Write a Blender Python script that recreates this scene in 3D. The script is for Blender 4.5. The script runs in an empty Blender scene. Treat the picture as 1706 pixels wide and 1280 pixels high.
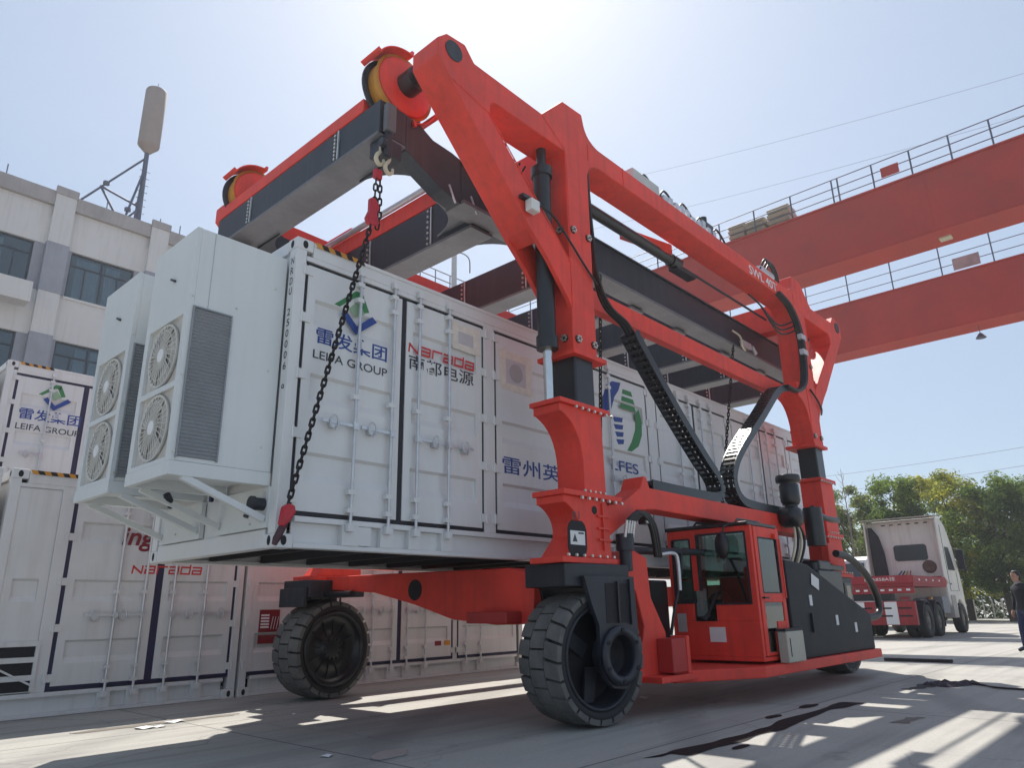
import bpy, bmesh, math, random
from mathutils import Vector, Matrix
random.seed(7)
R_ = math.radians
SC = bpy.context.scene
COL = SC.collection

# ------------------------------------------------------------------ camera
CAM_Z = 1.12
cam_d = bpy.data.cameras.new("camera")
cam = bpy.data.objects.new("camera", cam_d)
COL.objects.link(cam)
cam_d.sensor_width = 36.0
cam_d.lens = 1203.0 / 1706.0 * 36.0
cam_d.clip_start = 0.05
cam_d.clip_end = 2000
_r = Vector((0.67872474, -0.73418776, -0.01735101))
_d = Vector((0.20785277, 0.21470392, -0.95430575))
_f = Vector((0.70436493, 0.64410446, 0.29832782))
cam.matrix_world = Matrix(((_r.x, -_d.x, -_f.x, 0), (_r.y, -_d.y, -_f.y, 0), (_r.z, -_d.z, -_f.z, CAM_Z), (0, 0, 0, 1)))
SC.camera = cam

# ------------------------------------------------------------------ sky, sun, exposure
SUN_EL, SUN_AZ = 53.0, 44.0          # azimuth measured from +X towards +Y
world = bpy.data.worlds.new("World")
SC.world = world
world.use_nodes = True
wn = world.node_tree
sky = wn.nodes.new("ShaderNodeTexSky")
sky.sky_type = 'NISHITA'
sky.sun_disc = False
sky.sun_elevation = R_(SUN_EL)
sky.sun_rotation = R_(90.0 - SUN_AZ)
sky.altitude = 20
sky.air_density = 1.0
sky.dust_density = 1.0
sky.ozone_density = 1.0
# thin even haze: the clear-sky model blended with one uniform pale tone over the whole dome
hz = wn.nodes.new("ShaderNodeMix"); hz.data_type = 'RGBA'
hz.inputs["Factor"].default_value = 0.52
hz.inputs["B"].default_value = (4.0, 4.95, 6.3, 1)
wn.links.new(sky.outputs[0], hz.inputs["A"])
wn.links.new(hz.outputs["Result"], wn.nodes["Background"].inputs[0])
wn.nodes["Background"].inputs[1].default_value = 0.075
sd = bpy.data.lights.new("sun", 'SUN')
sd.energy = 4.2
sd.angle = R_(0.55)
sd.color = (1.0, 0.95, 0.87)
sun = bpy.data.objects.new("sun", sd)
COL.objects.link(sun)
_s = Vector((math.cos(R_(SUN_EL)) * math.cos(R_(SUN_AZ)), math.cos(R_(SUN_EL)) * math.sin(R_(SUN_AZ)), math.sin(R_(SUN_EL))))
sun.rotation_euler = (-_s).to_track_quat('-Z', 'Y').to_euler()
sun.location = _s * 60
SC.view_settings.view_transform = 'Standard'
SC.view_settings.look = 'None'
SC.view_settings.gamma = 1.0
SC.view_settings.use_curve_mapping = False
SC.view_settings.exposure = 0.74
SC.cycles.max_bounces = 6
SC.cycles.diffuse_bounces = 4
SC.cycles.glossy_bounces = 3
SC.cycles.transmission_bounces = 4
SC.cycles.sample_clamp_indirect = 6.0

# ------------------------------------------------------------------ materials
MATS = {}
def mat(name, col, rough=0.5, metal=0.0, var=0.12, scale=3.0, bump=0.0, bscale=40.0, streak=0.0, coat=0.0, dirt=None, dirt_amt=0.0, spec=0.5):
    if name in MATS: return MATS[name]
    m = bpy.data.materials.new(name); m.use_nodes = True
    nt = m.node_tree; N = nt.nodes; L = nt.links
    p = N["Principled BSDF"]
    p.inputs["Roughness"].default_value = rough
    p.inputs["Metallic"].default_value = metal
    p.inputs["Coat Weight"].default_value = coat
    p.inputs["Coat Roughness"].default_value = 0.38
    p.inputs["Specular IOR Level"].default_value = spec
    g = N.new("ShaderNodeNewGeometry")
    no = N.new("ShaderNodeTexNoise"); no.inputs["Scale"].default_value = scale; no.inputs["Detail"].default_value = 7
    no.inputs["Roughness"].default_value = 0.62
    L.new(g.outputs["Position"], no.inputs["Vector"])
    rp = N.new("ShaderNodeValToRGB")
    rp.color_ramp.elements[0].position = 0.32; rp.color_ramp.elements[1].position = 0.70
    a = [max(0, c * (1 - var)) for c in col[:3]]; b = [min(1, c * (1 + var * 0.55)) for c in col[:3]]
    rp.color_ramp.elements[0].color = (*a, 1); rp.color_ramp.elements[1].color = (*b, 1)
    L.new(no.outputs["Fac"], rp.inputs["Fac"])
    out = rp.outputs["Color"]
    if streak > 0 or dirt_amt > 0:
        mp = N.new("ShaderNodeMapping"); mp.inputs["Scale"].default_value = (9, 9, 0.55)
        L.new(g.outputs["Position"], mp.inputs["Vector"])
        n2 = N.new("ShaderNodeTexNoise"); n2.inputs["Scale"].default_value = 1.3; n2.inputs["Detail"].default_value = 6
        L.new(mp.outputs["Vector"], n2.inputs["Vector"])
        r2 = N.new("ShaderNodeValToRGB")
        r2.color_ramp.elements[0].position = 0.50; r2.color_ramp.elements[1].position = 0.78
        L.new(n2.outputs["Fac"], r2.inputs["Fac"])
        mu = N.new("ShaderNodeMath"); mu.operation = 'MULTIPLY'; mu.inputs[1].default_value = max(streak, dirt_amt)
        L.new(r2.outputs["Color"], mu.inputs[0])
        mx = N.new("ShaderNodeMix"); mx.data_type = 'RGBA'
        L.new(mu.outputs[0], mx.inputs["Factor"])
        L.new(out, mx.inputs["A"])
        mx.inputs["B"].default_value = (*(dirt or [c * 0.55 for c in col[:3]]), 1)
        out = mx.outputs["Result"]
    L.new(out, p.inputs["Base Color"])
    r3 = N.new("ShaderNodeMapRange"); r3.inputs["To Min"].default_value = max(0.03, rough - 0.1); r3.inputs["To Max"].default_value = min(1, rough + 0.12)
    L.new(no.outputs["Fac"], r3.inputs["Value"]); L.new(r3.outputs[0], p.inputs["Roughness"])
    if bump > 0:
        n4 = N.new("ShaderNodeTexNoise"); n4.inputs["Scale"].default_value = bscale; n4.inputs["Detail"].default_value = 5
        L.new(g.outputs["Position"], n4.inputs["Vector"])
        bp = N.new("ShaderNodeBump"); bp.inputs["Strength"].default_value = bump; bp.inputs["Distance"].default_value = 0.02
        L.new(n4.outputs["Fac"], bp.inputs["Height"]); L.new(bp.outputs[0], p.inputs["Normal"])
    MATS[name] = m
    return m

RED = mat("red_paint", (0.78, 0.055, 0.034), 0.56, var=0.18, scale=2.3, coat=0.0, dirt=(0.26, 0.04, 0.03), dirt_amt=0.30, bump=0.05, bscale=3.5)
RED_D = mat("dark_red", (0.42, 0.030, 0.026), 0.55, var=0.15, scale=2.2)  # darker red for the step box and skid plate
CRANE = mat("crane_red_paint", (0.43, 0.036, 0.024), 0.6, var=0.16, scale=0.7, dirt=(0.28, 0.05, 0.035), dirt_amt=0.22)
WHITE = mat("container_white", (0.70, 0.71, 0.71), 0.42, var=0.05, scale=1.5, dirt=(0.50, 0.48, 0.44), dirt_amt=0.16, bump=0.10, bscale=2.2)
WHITE2 = mat("yard_container_white", (0.66, 0.66, 0.66), 0.5, var=0.08, scale=1.2, dirt=(0.42, 0.39, 0.35), dirt_amt=0.30, bump=0.03, bscale=6)
ACW = mat("cabinet_white", (0.68, 0.71, 0.71), 0.40, var=0.04, scale=1.1, dirt=(0.50, 0.50, 0.46), dirt_amt=0.14)
GALV = mat("galvanised_steel", (0.62, 0.64, 0.66), 0.35, metal=0.55, var=0.15, scale=9)
GASKET = mat("black_gasket", (0.018, 0.018, 0.026), 0.6, var=0.2)
NAVY = mat("navy_gasket", (0.020, 0.018, 0.060), 0.55, var=0.2)
BLACKP = mat("black_paint", (0.017, 0.019, 0.023), 0.34, var=0.25, scale=3, coat=0.15)
STEEL_D = mat("dark_steel_beam", (0.022, 0.025, 0.036), 0.45, var=0.35, scale=2.2, dirt=(0.08, 0.078, 0.08), dirt_amt=0.25)
FLANGE = mat("grey_flange", (0.155, 0.155, 0.165), 0.5, var=0.3, scale=2.0, dirt=(0.09, 0.085, 0.08), dirt_amt=0.3)
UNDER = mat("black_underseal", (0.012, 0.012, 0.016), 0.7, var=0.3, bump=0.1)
RUBBER = mat("tyre_rubber", (0.16, 0.155, 0.148), 0.9, var=0.28, scale=5, bump=0.12, bscale=60, dirt=(0.19, 0.18, 0.16), dirt_amt=0.35, spec=.2)
RUBBER_D = mat("tyre_sidewall", (0.022, 0.022, 0.024), 0.72, var=0.25, scale=6)
HOSE = mat("black_hose", (0.012, 0.012, 0.014), 0.42, var=0.2)
CHROME = mat("piston_chrome", (0.75, 0.75, 0.72), 0.18, metal=0.9, var=0.1)
BOLT = mat("zinc_bolt", (0.72, 0.70, 0.62), 0.3, metal=0.6, var=0.2, scale=20)
YEL = mat("yellow_paint", (0.62, 0.27, 0.03), 0.5, var=0.25, scale=5)
CREAM = mat("cream_hook", (0.62, 0.55, 0.40), 0.5, var=0.15)
BRONZE = mat("chain_steel", (0.022, 0.018, 0.018), 0.40, metal=0.4, var=0.3, scale=20)
CRIM = mat("shackle_red", (0.48, 0.020, 0.035), 0.42, var=0.2, scale=12)
BLUE_T = mat("print_blue", (0.020, 0.060, 0.27), 0.5, var=0.05)
GREEN_T = mat("print_green", (0.045, 0.22, 0.075), 0.5, var=0.08)
GREY_T = mat("print_grey", (0.05, 0.055, 0.07), 0.5, var=0.05)
RED_T = mat("print_red", (0.58, 0.03, 0.035), 0.5, var=0.05)
MAROON = mat("print_maroon", (0.22, 0.012, 0.02), 0.5, var=0.08)
WHITE_T = mat("print_white", (0.80, 0.80, 0.80), 0.5, var=0.03)
TAPE = mat("masking_tape", (0.74, 0.70, 0.62), 0.75, var=0.12, scale=14)
FILM = mat("pale_film", (0.54, 0.52, 0.54), 0.45, var=0.08, scale=8)
PAPER = mat("paper", (0.72, 0.72, 0.72), 0.7, var=0.05)
BEIGE = mat("beige_fan", (0.50, 0.475, 0.43), 0.55, var=0.1, scale=8)
FANDK = mat("fan_metal", (0.55, 0.53, 0.49), 0.6, var=0.2, scale=6)  # pale beige metal of the fan backs and blades
LOUV = mat("louvre_grey", (0.27, 0.29, 0.31), 0.5, var=0.1, scale=5)
BOXT = mat("tan_box", (0.40, 0.345, 0.26), 0.5, var=0.06)
BOXG = mat("beige_sheet", (0.44, 0.37, 0.28), 0.6, var=0.12)
WALL = mat("cream_render", (0.66, 0.64, 0.62), 0.8, var=0.07, scale=0.6, dirt=(0.42, 0.37, 0.33), dirt_amt=0.28, bump=0.08, bscale=12)
TILE = mat("grey_tile_wall", (0.33, 0.34, 0.38), 0.7, var=0.1, scale=1.5, dirt=(0.22, 0.22, 0.24), dirt_amt=0.3)
CORN = mat("cornice_grey", (0.40, 0.37, 0.36), 0.8, var=0.15, scale=1.0, dirt=(0.24, 0.22, 0.21), dirt_amt=0.4)
FRAME = mat("window_frame_dark", (0.05, 0.06, 0.075), 0.45, var=0.1)
CURT = mat("curtain_white", (0.60, 0.62, 0.64), 0.9, var=0.1)
ROOMD = mat("dark_room", (0.05, 0.055, 0.06), 0.9, var=0.2)
ANT = mat("antenna_tan", (0.33, 0.275, 0.25), 0.7, var=0.08, scale=2)
POLE = mat("mast_blue_grey", (0.10, 0.115, 0.17), 0.5, var=0.15)
TRW = mat("truck_white", (0.76, 0.72, 0.66), 0.4, var=0.08, scale=1.4, dirt=(0.30, 0.24, 0.18), dirt_amt=0.35)
TRR = mat("truck_red", (0.36, 0.020, 0.030), 0.5, var=0.2, scale=2.5, dirt=(0.25, 0.14, 0.10), dirt_amt=0.2)
TRK = mat("truck_black", (0.020, 0.021, 0.028), 0.6, var=0.2)
SKIN = mat("skin", (0.42, 0.23, 0.16), 0.55, var=0.06)
CLOTH = mat("dark_cloth", (0.018, 0.019, 0.026), 0.9, var=0.2, scale=9, bump=0.2)
TROUS = mat("navy_trousers", (0.025, 0.032, 0.085), 0.9, var=0.2, scale=9, bump=0.2)
HAIR = mat("black_hair", (0.012, 0.010, 0.009), 0.6, var=0.2)
BARK = mat("bark", (0.07, 0.055, 0.042), 0.9, var=0.3, scale=4, bump=0.4, bscale=15)
FENCEW = mat("gate_white", (0.58, 0.58, 0.56), 0.4, var=0.1)
OIL = mat("oil_black", (0.014, 0.012, 0.014), 0.6, var=0.4, scale=5, spec=.15)
SEAT = mat("seat_black", (0.02, 0.022, 0.024), 0.7, var=0.2)

def glass(name, col, rough=0.04, alpha_mix=0.5):
    if name in MATS: return MATS[name]
    m = bpy.data.materials.new(name); m.use_nodes = True
    nt = m.node_tree; N = nt.nodes; L = nt.links
    for n in list(N): N.remove(n)
    o = N.new("ShaderNodeOutputMaterial"); gl = N.new("ShaderNodeBsdfGlossy"); tr = N.new("ShaderNodeBsdfTransparent")
    gl.inputs["Roughness"].default_value = rough; gl.inputs["Color"].default_value = (0.85, 0.9, 0.9, 1)
    tr.inputs["Color"].default_value = (*col, 1)
    fr = N.new("ShaderNodeFresnel"); fr.inputs["IOR"].default_value = 1.5
    ad = N.new("ShaderNodeMath"); ad.operation = 'ADD'; ad.inputs[1].default_value = alpha_mix
    mx = N.new("ShaderNodeMixShader")
    L.new(fr.outputs[0], ad.inputs[0]); L.new(ad.outputs[0], mx.inputs[0]); L.new(tr.outputs[0], mx.inputs[1]); L.new(gl.outputs[0], mx.inputs[2])
    L.new(mx.outputs[0], o.inputs["Surface"])
    MATS[name] = m
    return m
GLASS_G = glass("cab_glass", (0.70, 0.84, 0.79), 0.03, 0.10)
GLASS_W = glass("window_glass", (0.62, 0.70, 0.74), 0.03, 0.07)
GLASS_K = mat("dark_glass", (0.02, 0.028, 0.035), 0.06, var=0.1, coat=0.6)

def leaf_mat(name, c1, c2):
    m = bpy.data.materials.new(name); m.use_nodes = True
    nt = m.node_tree; N = nt.nodes; L = nt.links
    p = N["Principled BSDF"]; p.inputs["Roughness"].default_value = 0.85; p.inputs["Specular IOR Level"].default_value = 0.1
    g = N.new("ShaderNodeNewGeometry"); no = N.new("ShaderNodeTexNoise"); no.inputs["Scale"].default_value = 0.55; no.inputs["Detail"].default_value = 4
    L.new(g.outputs["Position"], no.inputs["Vector"])
    rp = N.new("ShaderNodeValToRGB"); rp.color_ramp.elements[0].position = 0.36; rp.color_ramp.elements[1].position = 0.66
    rp.color_ramp.elements[0].color = (*c1, 1); rp.color_ramp.elements[1].color = (*c2, 1)
    ri = N.new("ShaderNodeMath"); ri.operation = 'MULTIPLY_ADD'; ri.inputs[1].default_value = 0.25; ri.inputs[2].default_value = -0.12
    L.new(g.outputs["Random Per Island"], ri.inputs[0])
    ad = N.new("ShaderNodeMath"); ad.operation = 'ADD'
    L.new(no.outputs["Fac"], ad.inputs[0]); L.new(ri.outputs[0], ad.inputs[1])
    L.new(ad.outputs[0], rp.inputs["Fac"]); L.new(rp.outputs[0], p.inputs["Base Color"])
    tl = N.new("ShaderNodeBsdfTranslucent"); L.new(rp.outputs[0], tl.inputs["Color"])
    mx = N.new("ShaderNodeMixShader"); mx.inputs[0].default_value = 0.62
    L.new(p.outputs[0], mx.inputs[1]); L.new(tl.outputs[0], mx.inputs[2]); L.new(mx.outputs[0], N["Material Output"].inputs["Surface"])
    return m
LEAF_D = leaf_mat("leaf_dark", (0.07, 0.115, 0.03), (0.21, 0.29, 0.06))
LEAF_Y = leaf_mat("leaf_yellow", (0.16, 0.21, 0.035), (0.60, 0.56, 0.09))
LEAF_G = leaf_mat("leaf_grey_green", (0.11, 0.155, 0.05), (0.33, 0.36, 0.11))

# concrete yard
def ground_mat():
    m = bpy.data.materials.new("concrete"); m.use_nodes = True
    nt = m.node_tree; N = nt.nodes; L = nt.links
    p = N["Principled BSDF"]; p.inputs["Roughness"].default_value = 0.8
    g = N.new("ShaderNodeNewGeometry")
    def noise(scale, det=6, vec=None, rough=0.6):
        n = N.new("ShaderNodeTexNoise"); n.inputs["Scale"].default_value = scale; n.inputs["Detail"].default_value = det; n.inputs["Roughness"].default_value = rough
        L.new(vec or g.outputs["Position"], n.inputs["Vector"]); return n
    def ramp(src, p0, c0, p1, c1):
        r = N.new("ShaderNodeValToRGB"); r.color_ramp.elements[0].position = p0; r.color_ramp.elements[1].position = p1
        r.color_ramp.elements[0].color = (*c0, 1); r.color_ramp.elements[1].color = (*c1, 1); L.new(src, r.inputs[0]); return r
    def mixc(fac, a, b):
        x = N.new("ShaderNodeMix"); x.data_type = 'RGBA'; L.new(fac, x.inputs["Factor"])
        if isinstance(a, tuple): x.inputs["A"].default_value = (*a, 1)
        else: L.new(a, x.inputs["A"])
        if isinstance(b, tuple): x.inputs["B"].default_value = (*b, 1)
        else: L.new(b, x.inputs["B"])
        return x.outputs["Result"]
    base = ramp(noise(0.55, 9, rough=0.7).outputs["Fac"], 0.3, (0.31, 0.30, 0.275), 0.72, (0.42, 0.405, 0.37)).outputs[0]
    fine = ramp(noise(28, 6, rough=0.75).outputs["Fac"], 0.35, (0.30, 0.29, 0.265), 0.62, (0.43, 0.415, 0.38))
    c = N.new("ShaderNodeMix"); c.data_type = 'RGBA'; c.inputs["Factor"].default_value = 0.42
    L.new(base, c.inputs["A"]); L.new(fine.outputs[0], c.inputs["B"]); col = c.outputs["Result"]
    # tyre-wear streaks along X and oily patches
    mp = N.new("ShaderNodeMapping"); mp.inputs["Scale"].default_value = (0.18, 2.6, 1); L.new(g.outputs["Position"], mp.inputs["Vector"])
    st = ramp(noise(0.9, 7, mp.outputs[0]).outputs["Fac"], 0.48, (0, 0, 0), 0.72, (0.55, 0.55, 0.55))
    col = mixc(st.outputs[0], col, (0.15, 0.143, 0.135))
    sp = ramp(noise(1.35, 8, rough=0.68).outputs["Fac"], 0.63, (0, 0, 0), 0.73, (0.55, 0.55, 0.55))
    col = mixc(sp.outputs[0], col, (0.12, 0.112, 0.105))
    # grit and dropped specks
    vg = N.new("ShaderNodeTexVoronoi"); vg.inputs["Scale"].default_value = 9.0; L.new(g.outputs["Position"], vg.inputs["Vector"])
    gr = ramp(vg.outputs["Distance"], 0.035, (0.6, 0.6, 0.6), 0.07, (0, 0, 0)); gk = ramp(noise(2.2, 3).outputs["Fac"], 0.5, (0, 0, 0), 0.62, (1, 1, 1))
    gm = N.new("ShaderNodeMath"); gm.operation = 'MULTIPLY'; L.new(gr.outputs[0], gm.inputs[0]); L.new(gk.outputs[0], gm.inputs[1])
    col = mixc(gm.outputs[0], col, (0.13, 0.12, 0.11))
    # rubber marks where vehicles turn
    wm = N.new("ShaderNodeTexWave"); wm.wave_type = 'RINGS'; wm.rings_direction = 'Z'; wm.inputs["Scale"].default_value = 0.11; wm.inputs["Distortion"].default_value = 1.6; wm.inputs["Detail"].default_value = 3
    mo = N.new("ShaderNodeMapping"); mo.inputs["Location"].default_value = (-16, 9, 0); L.new(g.outputs["Position"], mo.inputs["Vector"]); L.new(mo.outputs[0], wm.inputs["Vector"])
    wr = ramp(wm.outputs["Fac"], 0.90, (0, 0, 0), 0.99, (0.30, 0.30, 0.30)); col = mixc(wr.outputs[0], col, (0.13, 0.125, 0.12))
    # hairline cracks
    vo = N.new("ShaderNodeTexVoronoi"); vo.feature = 'DISTANCE_TO_EDGE'; vo.inputs["Scale"].default_value = 0.33
    wv = noise(1.2, 5); wmix = N.new("ShaderNodeVectorMath"); wmix.operation = 'MULTIPLY_ADD'; wmix.inputs[1].default_value = (0.9, 0.9, 0)
    L.new(wv.outputs["Color"], wmix.inputs[0]); L.new(g.outputs["Position"], wmix.inputs[2]); L.new(wmix.outputs[0], vo.inputs["Vector"])
    ck = ramp(vo.outputs["Distance"], 0.0, (0.34, 0.34, 0.34), 0.005, (0, 0, 0))
    col = mixc(ck.outputs[0], col, (0.09, 0.085, 0.08))
    # slab joints every 5 m
    sx = N.new("ShaderNodeSeparateXYZ"); L.new(g.outputs["Position"], sx.inputs[0])
    def joint(sock, off, per):
        a = N.new("ShaderNodeMath"); a.operation = 'ADD'; a.inputs[1].default_value = off; L.new(sock, a.inputs[0])
        b = N.new("ShaderNodeMath"); b.operation = 'PINGPONG'; b.inputs[1].default_value = per / 2; L.new(a.outputs[0], b.inputs[0])
        r = N.new("ShaderNodeMath"); r.operation = 'LESS_THAN'; r.inputs[1].default_value = 0.012; L.new(b.outputs[0], r.inputs[0]); return r.outputs[0]
    jm = N.new("ShaderNodeMath"); jm.operation = 'MAXIMUM'; L.new(joint(sx.outputs[0], 1.1, 5.0), jm.inputs[0]); L.new(joint(sx.outputs[1], 0.85, 4.5), jm.inputs[1])
    j2 = N.new("ShaderNodeMath"); j2.operation = 'MULTIPLY'; j2.inputs[1].default_value = 0.7; L.new(jm.outputs[0], j2.inputs[0])
    col = mixc(j2.outputs[0], col, (0.075, 0.07, 0.065))
    L.new(col, p.inputs["Base Color"])
    bp = N.new("ShaderNodeBump"); bp.inputs["Strength"].default_value = 0.35; bp.inputs["Distance"].default_value = 0.01
    L.new(noise(55, 6, rough=0.7).outputs["Fac"], bp.inputs["Height"]); L.new(bp.outputs[0], p.inputs["Normal"])
    return m

# ------------------------------------------------------------------ mesh helpers
def rootloc(p):
    while p.parent: p = p.parent
    return p.location.copy()
def link(name, me, m, parent=None):
    o = bpy.data.objects.new(name, me); COL.objects.link(o)
    if m and not me.materials: me.materials.append(m)
    if parent is not None: o.parent = parent
    return o
class MB:
    def __init__(s): s.v = []; s.f = []; s.sm = []
    def add(s, vs, fs, smooth=False):
        b = len(s.v); s.v += [tuple(v) for v in vs]; s.f += [[b + i for i in f] for f in fs]; s.sm += [smooth] * len(fs); return s
    def box(s, x0, x1, y0, y1, z0, z1):
        if x0 > x1: x0, x1 = x1, x0
        if y0 > y1: y0, y1 = y1, y0
        if z0 > z1: z0, z1 = z1, z0
        return s.add([(x0, y0, z0), (x1, y0, z0), (x1, y1, z0), (x0, y1, z0), (x0, y0, z1), (x1, y0, z1), (x1, y1, z1), (x0, y1, z1)],
                     [(0, 3, 2, 1), (4, 5, 6, 7), (0, 1, 5, 4), (1, 2, 6, 5), (2, 3, 7, 6), (3, 0, 4, 7)])
    def prism(s, pts, axis, a0, a1):
        # pts: 2D polygon; axis 'y' -> (x,z); 'x' -> (y,z); 'z' -> (x,y)
        def P(p, a): return {'y': (p[0], a, p[1]), 'x': (a, p[0], p[1]), 'z': (p[0], p[1], a)}[axis]
        n = len(pts); ar = sum(pts[i][0] * pts[(i + 1) % n][1] - pts[(i + 1) % n][0] * pts[i][1] for i in range(n))
        if (ar < 0) == (axis != 'y'): pts = pts[::-1]
        if a0 > a1: a0, a1 = a1, a0
        vs = [P(p, a0) for p in pts] + [P(p, a1) for p in pts]
        fs = [list(range(n))[::-1], list(range(n, 2 * n))]
        fs += [(i, (i + 1) % n, n + (i + 1) % n, n + i) for i in range(n)]
        return s.add(vs, fs)
    def cyl(s, p0, p1, r0, r1=None, n=16, caps=True):
        p0, p1 = Vector(p0), Vector(p1); r1 = r0 if r1 is None else r1
        d = (p1 - p0).normalized(); u = d.orthogonal().normalized(); w = d.cross(u)
        vs = [p0 + (u * math.cos(2 * math.pi * i / n) + w * math.sin(2 * math.pi * i / n)) * r0 for i in range(n)]
        vs += [p1 + (u * math.cos(2 * math.pi * i / n) + w * math.sin(2 * math.pi * i / n)) * r1 for i in range(n)]
        s.add(vs, [(i, (i + 1) % n, n + (i + 1) % n, n + i) for i in range(n)], True)
        if caps:
            s.add(vs[:n], [list(range(n))[::-1]]); s.add(vs[n:], [list(range(n))])
        return s
    def tube(s, pts, r, n=8, closed=False):
        pts = [Vector(p) for p in pts]; m = len(pts); rs = r if isinstance(r, (list, tuple)) else [r] * m
        t0 = (pts[1] - pts[0]).normalized(); u = t0.orthogonal().normalized(); vs = []
        for i, p in enumerate(pts):
            if closed: t = (pts[(i + 1) % m] - pts[i - 1]).normalized()
            else: t = (pts[min(i + 1, m - 1)] - pts[max(i - 1, 0)]).normalized()
            u = (u - t * u.dot(t)).normalized(); w = t.cross(u)
            vs += [p + (u * math.cos(2 * math.pi * k / n) + w * math.sin(2 * math.pi * k / n)) * rs[i] for k in range(n)]
        fs = []
        for i in range(m if closed else m - 1):
            a, b = i * n, ((i + 1) % m) * n
            fs += [(a + k, a + (k + 1) % n, b + (k + 1) % n, b + k) for k in range(n)]
        s.add(vs, fs, True)
        if not closed:
            s.add(vs[:n], [list(range(n))[::-1]]); s.add(vs[-n:], [list(range(n))])
        return s
    def lathe(s, prof, c, axis='y', n=32, smooth=True):
        # prof list of (r, a) along axis
        c = Vector(c); vs = []
        for r, a in prof:
            for k in range(n):
                t = 2 * math.pi * k / n; p, q = r * math.cos(t), r * math.sin(t)
                vs.append(c + Vector({'y': (p, a, q), 'z': (p, q, a), 'x': (a, p, q)}[axis]))
        fs = []
        for i in range(len(prof) - 1):
            fs += [(i * n + k, (i + 1) * n + k, (i + 1) * n + (k + 1) % n, i * n + (k + 1) % n) for k in range(n)]
        return s.add(vs, fs, smooth)
    def bar(s, p0, p1, w, h, up=(0, 0, 1)):
        p0, p1 = Vector(p0), Vector(p1); d = (p1 - p0).normalized(); up = Vector(up)
        sd = d.cross(up)
        if sd.length < 1e-4: sd = d.orthogonal()
        sd.normalize(); u = sd.cross(d).normalized(); vs = []
        for p in (p0, p1):
            for a, b in ((-1, -1), (1, -1), (1, 1), (-1, 1)): vs.append(p + sd * (a * w / 2) + u * (b * h / 2))
        return s.add(vs, [(0, 3, 2, 1), (4, 5, 6, 7), (0, 1, 5, 4), (1, 2, 6, 5), (2, 3, 7, 6), (3, 0, 4, 7)])
    def rot(s, cx, cy, a):
        c, n = math.cos(a), math.sin(a); s.v = [(cx + (v[0] - cx) * c - (v[1] - cy) * n, cy + (v[0] - cx) * n + (v[1] - cy) * c, v[2]) for v in s.v]; return s
    def build(s, name, m, parent=None, bevel=0.0, fixn=False):
        me = bpy.data.meshes.new(name)
        off = rootloc(parent) if parent is not None else Vector((0, 0, 0))
        me.from_pydata([(v[0] - off.x, v[1] - off.y, v[2] - off.z) for v in s.v], [], s.f)
        for p, k in zip(me.polygons, s.sm): p.use_smooth = k
        if fixn:
            bm = bmesh.new(); bm.from_mesh(me); bmesh.ops.recalc_face_normals(bm, faces=bm.faces); bm.to_mesh(me); bm.free()
        o = link(name, me, m, parent)
        if bevel > 0:
            md = o.modifiers.new("bevel", 'BEVEL'); md.width = bevel; md.segments = 2; md.limit_method = 'ANGLE'; md.angle_limit = R_(38)
        return o
def thing(name, label, cat, loc=(0, 0, 0), group=None):
    o = bpy.data.objects.new(name, None); COL.objects.link(o); o.location = loc; o.empty_display_size = 0.2
    o["label"] = label; o["category"] = cat
    if group: o["group"] = group
    return o
def tag(o, label, cat, group=None):
    o["label"] = label; o["category"] = cat
    if group: o["group"] = group
    return o
def struct(o, kind="structure"): o["kind"] = kind; return o
def setlabel(o, label): o["label"] = label; return o
def copy_tree(o, parent=None):
    c = o.copy(); COL.objects.link(c); c.parent = parent
    for ch in list(o.children): copy_tree(ch, c)
    return c
def inst(me, name, parent, loc, rot=None, scale=None):
    o = bpy.data.objects.new(name, me); COL.objects.link(o); o.parent = parent
    off = rootloc(parent) if parent is not None else Vector((0, 0, 0))
    o.location = Vector(loc) - off
    if rot is not None: o.rotation_euler = rot
    if scale is not None: o.scale = scale
    return o
def smooth_path(pts, k=6):
    pts = [Vector(p) for p in pts]; out = []
    for i in range(len(pts) - 1):
        p0, p1, p2, p3 = pts[max(i - 1, 0)], pts[i], pts[i + 1], pts[min(i + 2, len(pts) - 1)]
        for j in range(k):
            t = j / k
            out.append(0.5 * ((2 * p1) + (p2 - p0) * t + (2 * p0 - 5 * p1 + 4 * p2 - p3) * t * t + (3 * p1 - p0 - 3 * p2 + p3) * t ** 3))
    out.append(pts[-1]); return out
def text(name, body, m, parent, org, size, xdir=(1, 0, 0), ydir=(0, 0, 1), weight=0.0, fit=None, shear=0.0, space=1.0):
    """flat lettering on a surface; fit=(width,height) scales the text to that box, org = lower-left corner"""
    cu = bpy.data.curves.new(name, 'FONT'); cu.body = body; cu.size = size; cu.offset = weight; cu.shear = shear; cu.space_character = space
    t = bpy.data.objects.new(name, cu); COL.objects.link(t)
    dg = bpy.context.evaluated_depsgraph_get()
    me = bpy.data.meshes.new_from_object(t.evaluated_get(dg)); bpy.data.objects.remove(t)
    xs = [v.co.x for v in me.vertices]; ys = [v.co.y for v in me.vertices]
    x0, x1, y0, y1 = min(xs), max(xs), min(ys), max(ys)
    sx = sy = 1.0
    if fit: sx = fit[0] / (x1 - x0); sy = fit[1] / (y1 - y0)
    X, Y, O = Vector(xdir), Vector(ydir), Vector(org)
    off = rootloc(parent) if parent is not None else Vector((0, 0, 0))
    for v in me.vertices: v.co = O + X * ((v.co.x - x0) * sx) + Y * ((v.co.y - y0) * sy) - off
    me.materials.clear()
    return link(name, me, m, parent)

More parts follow.
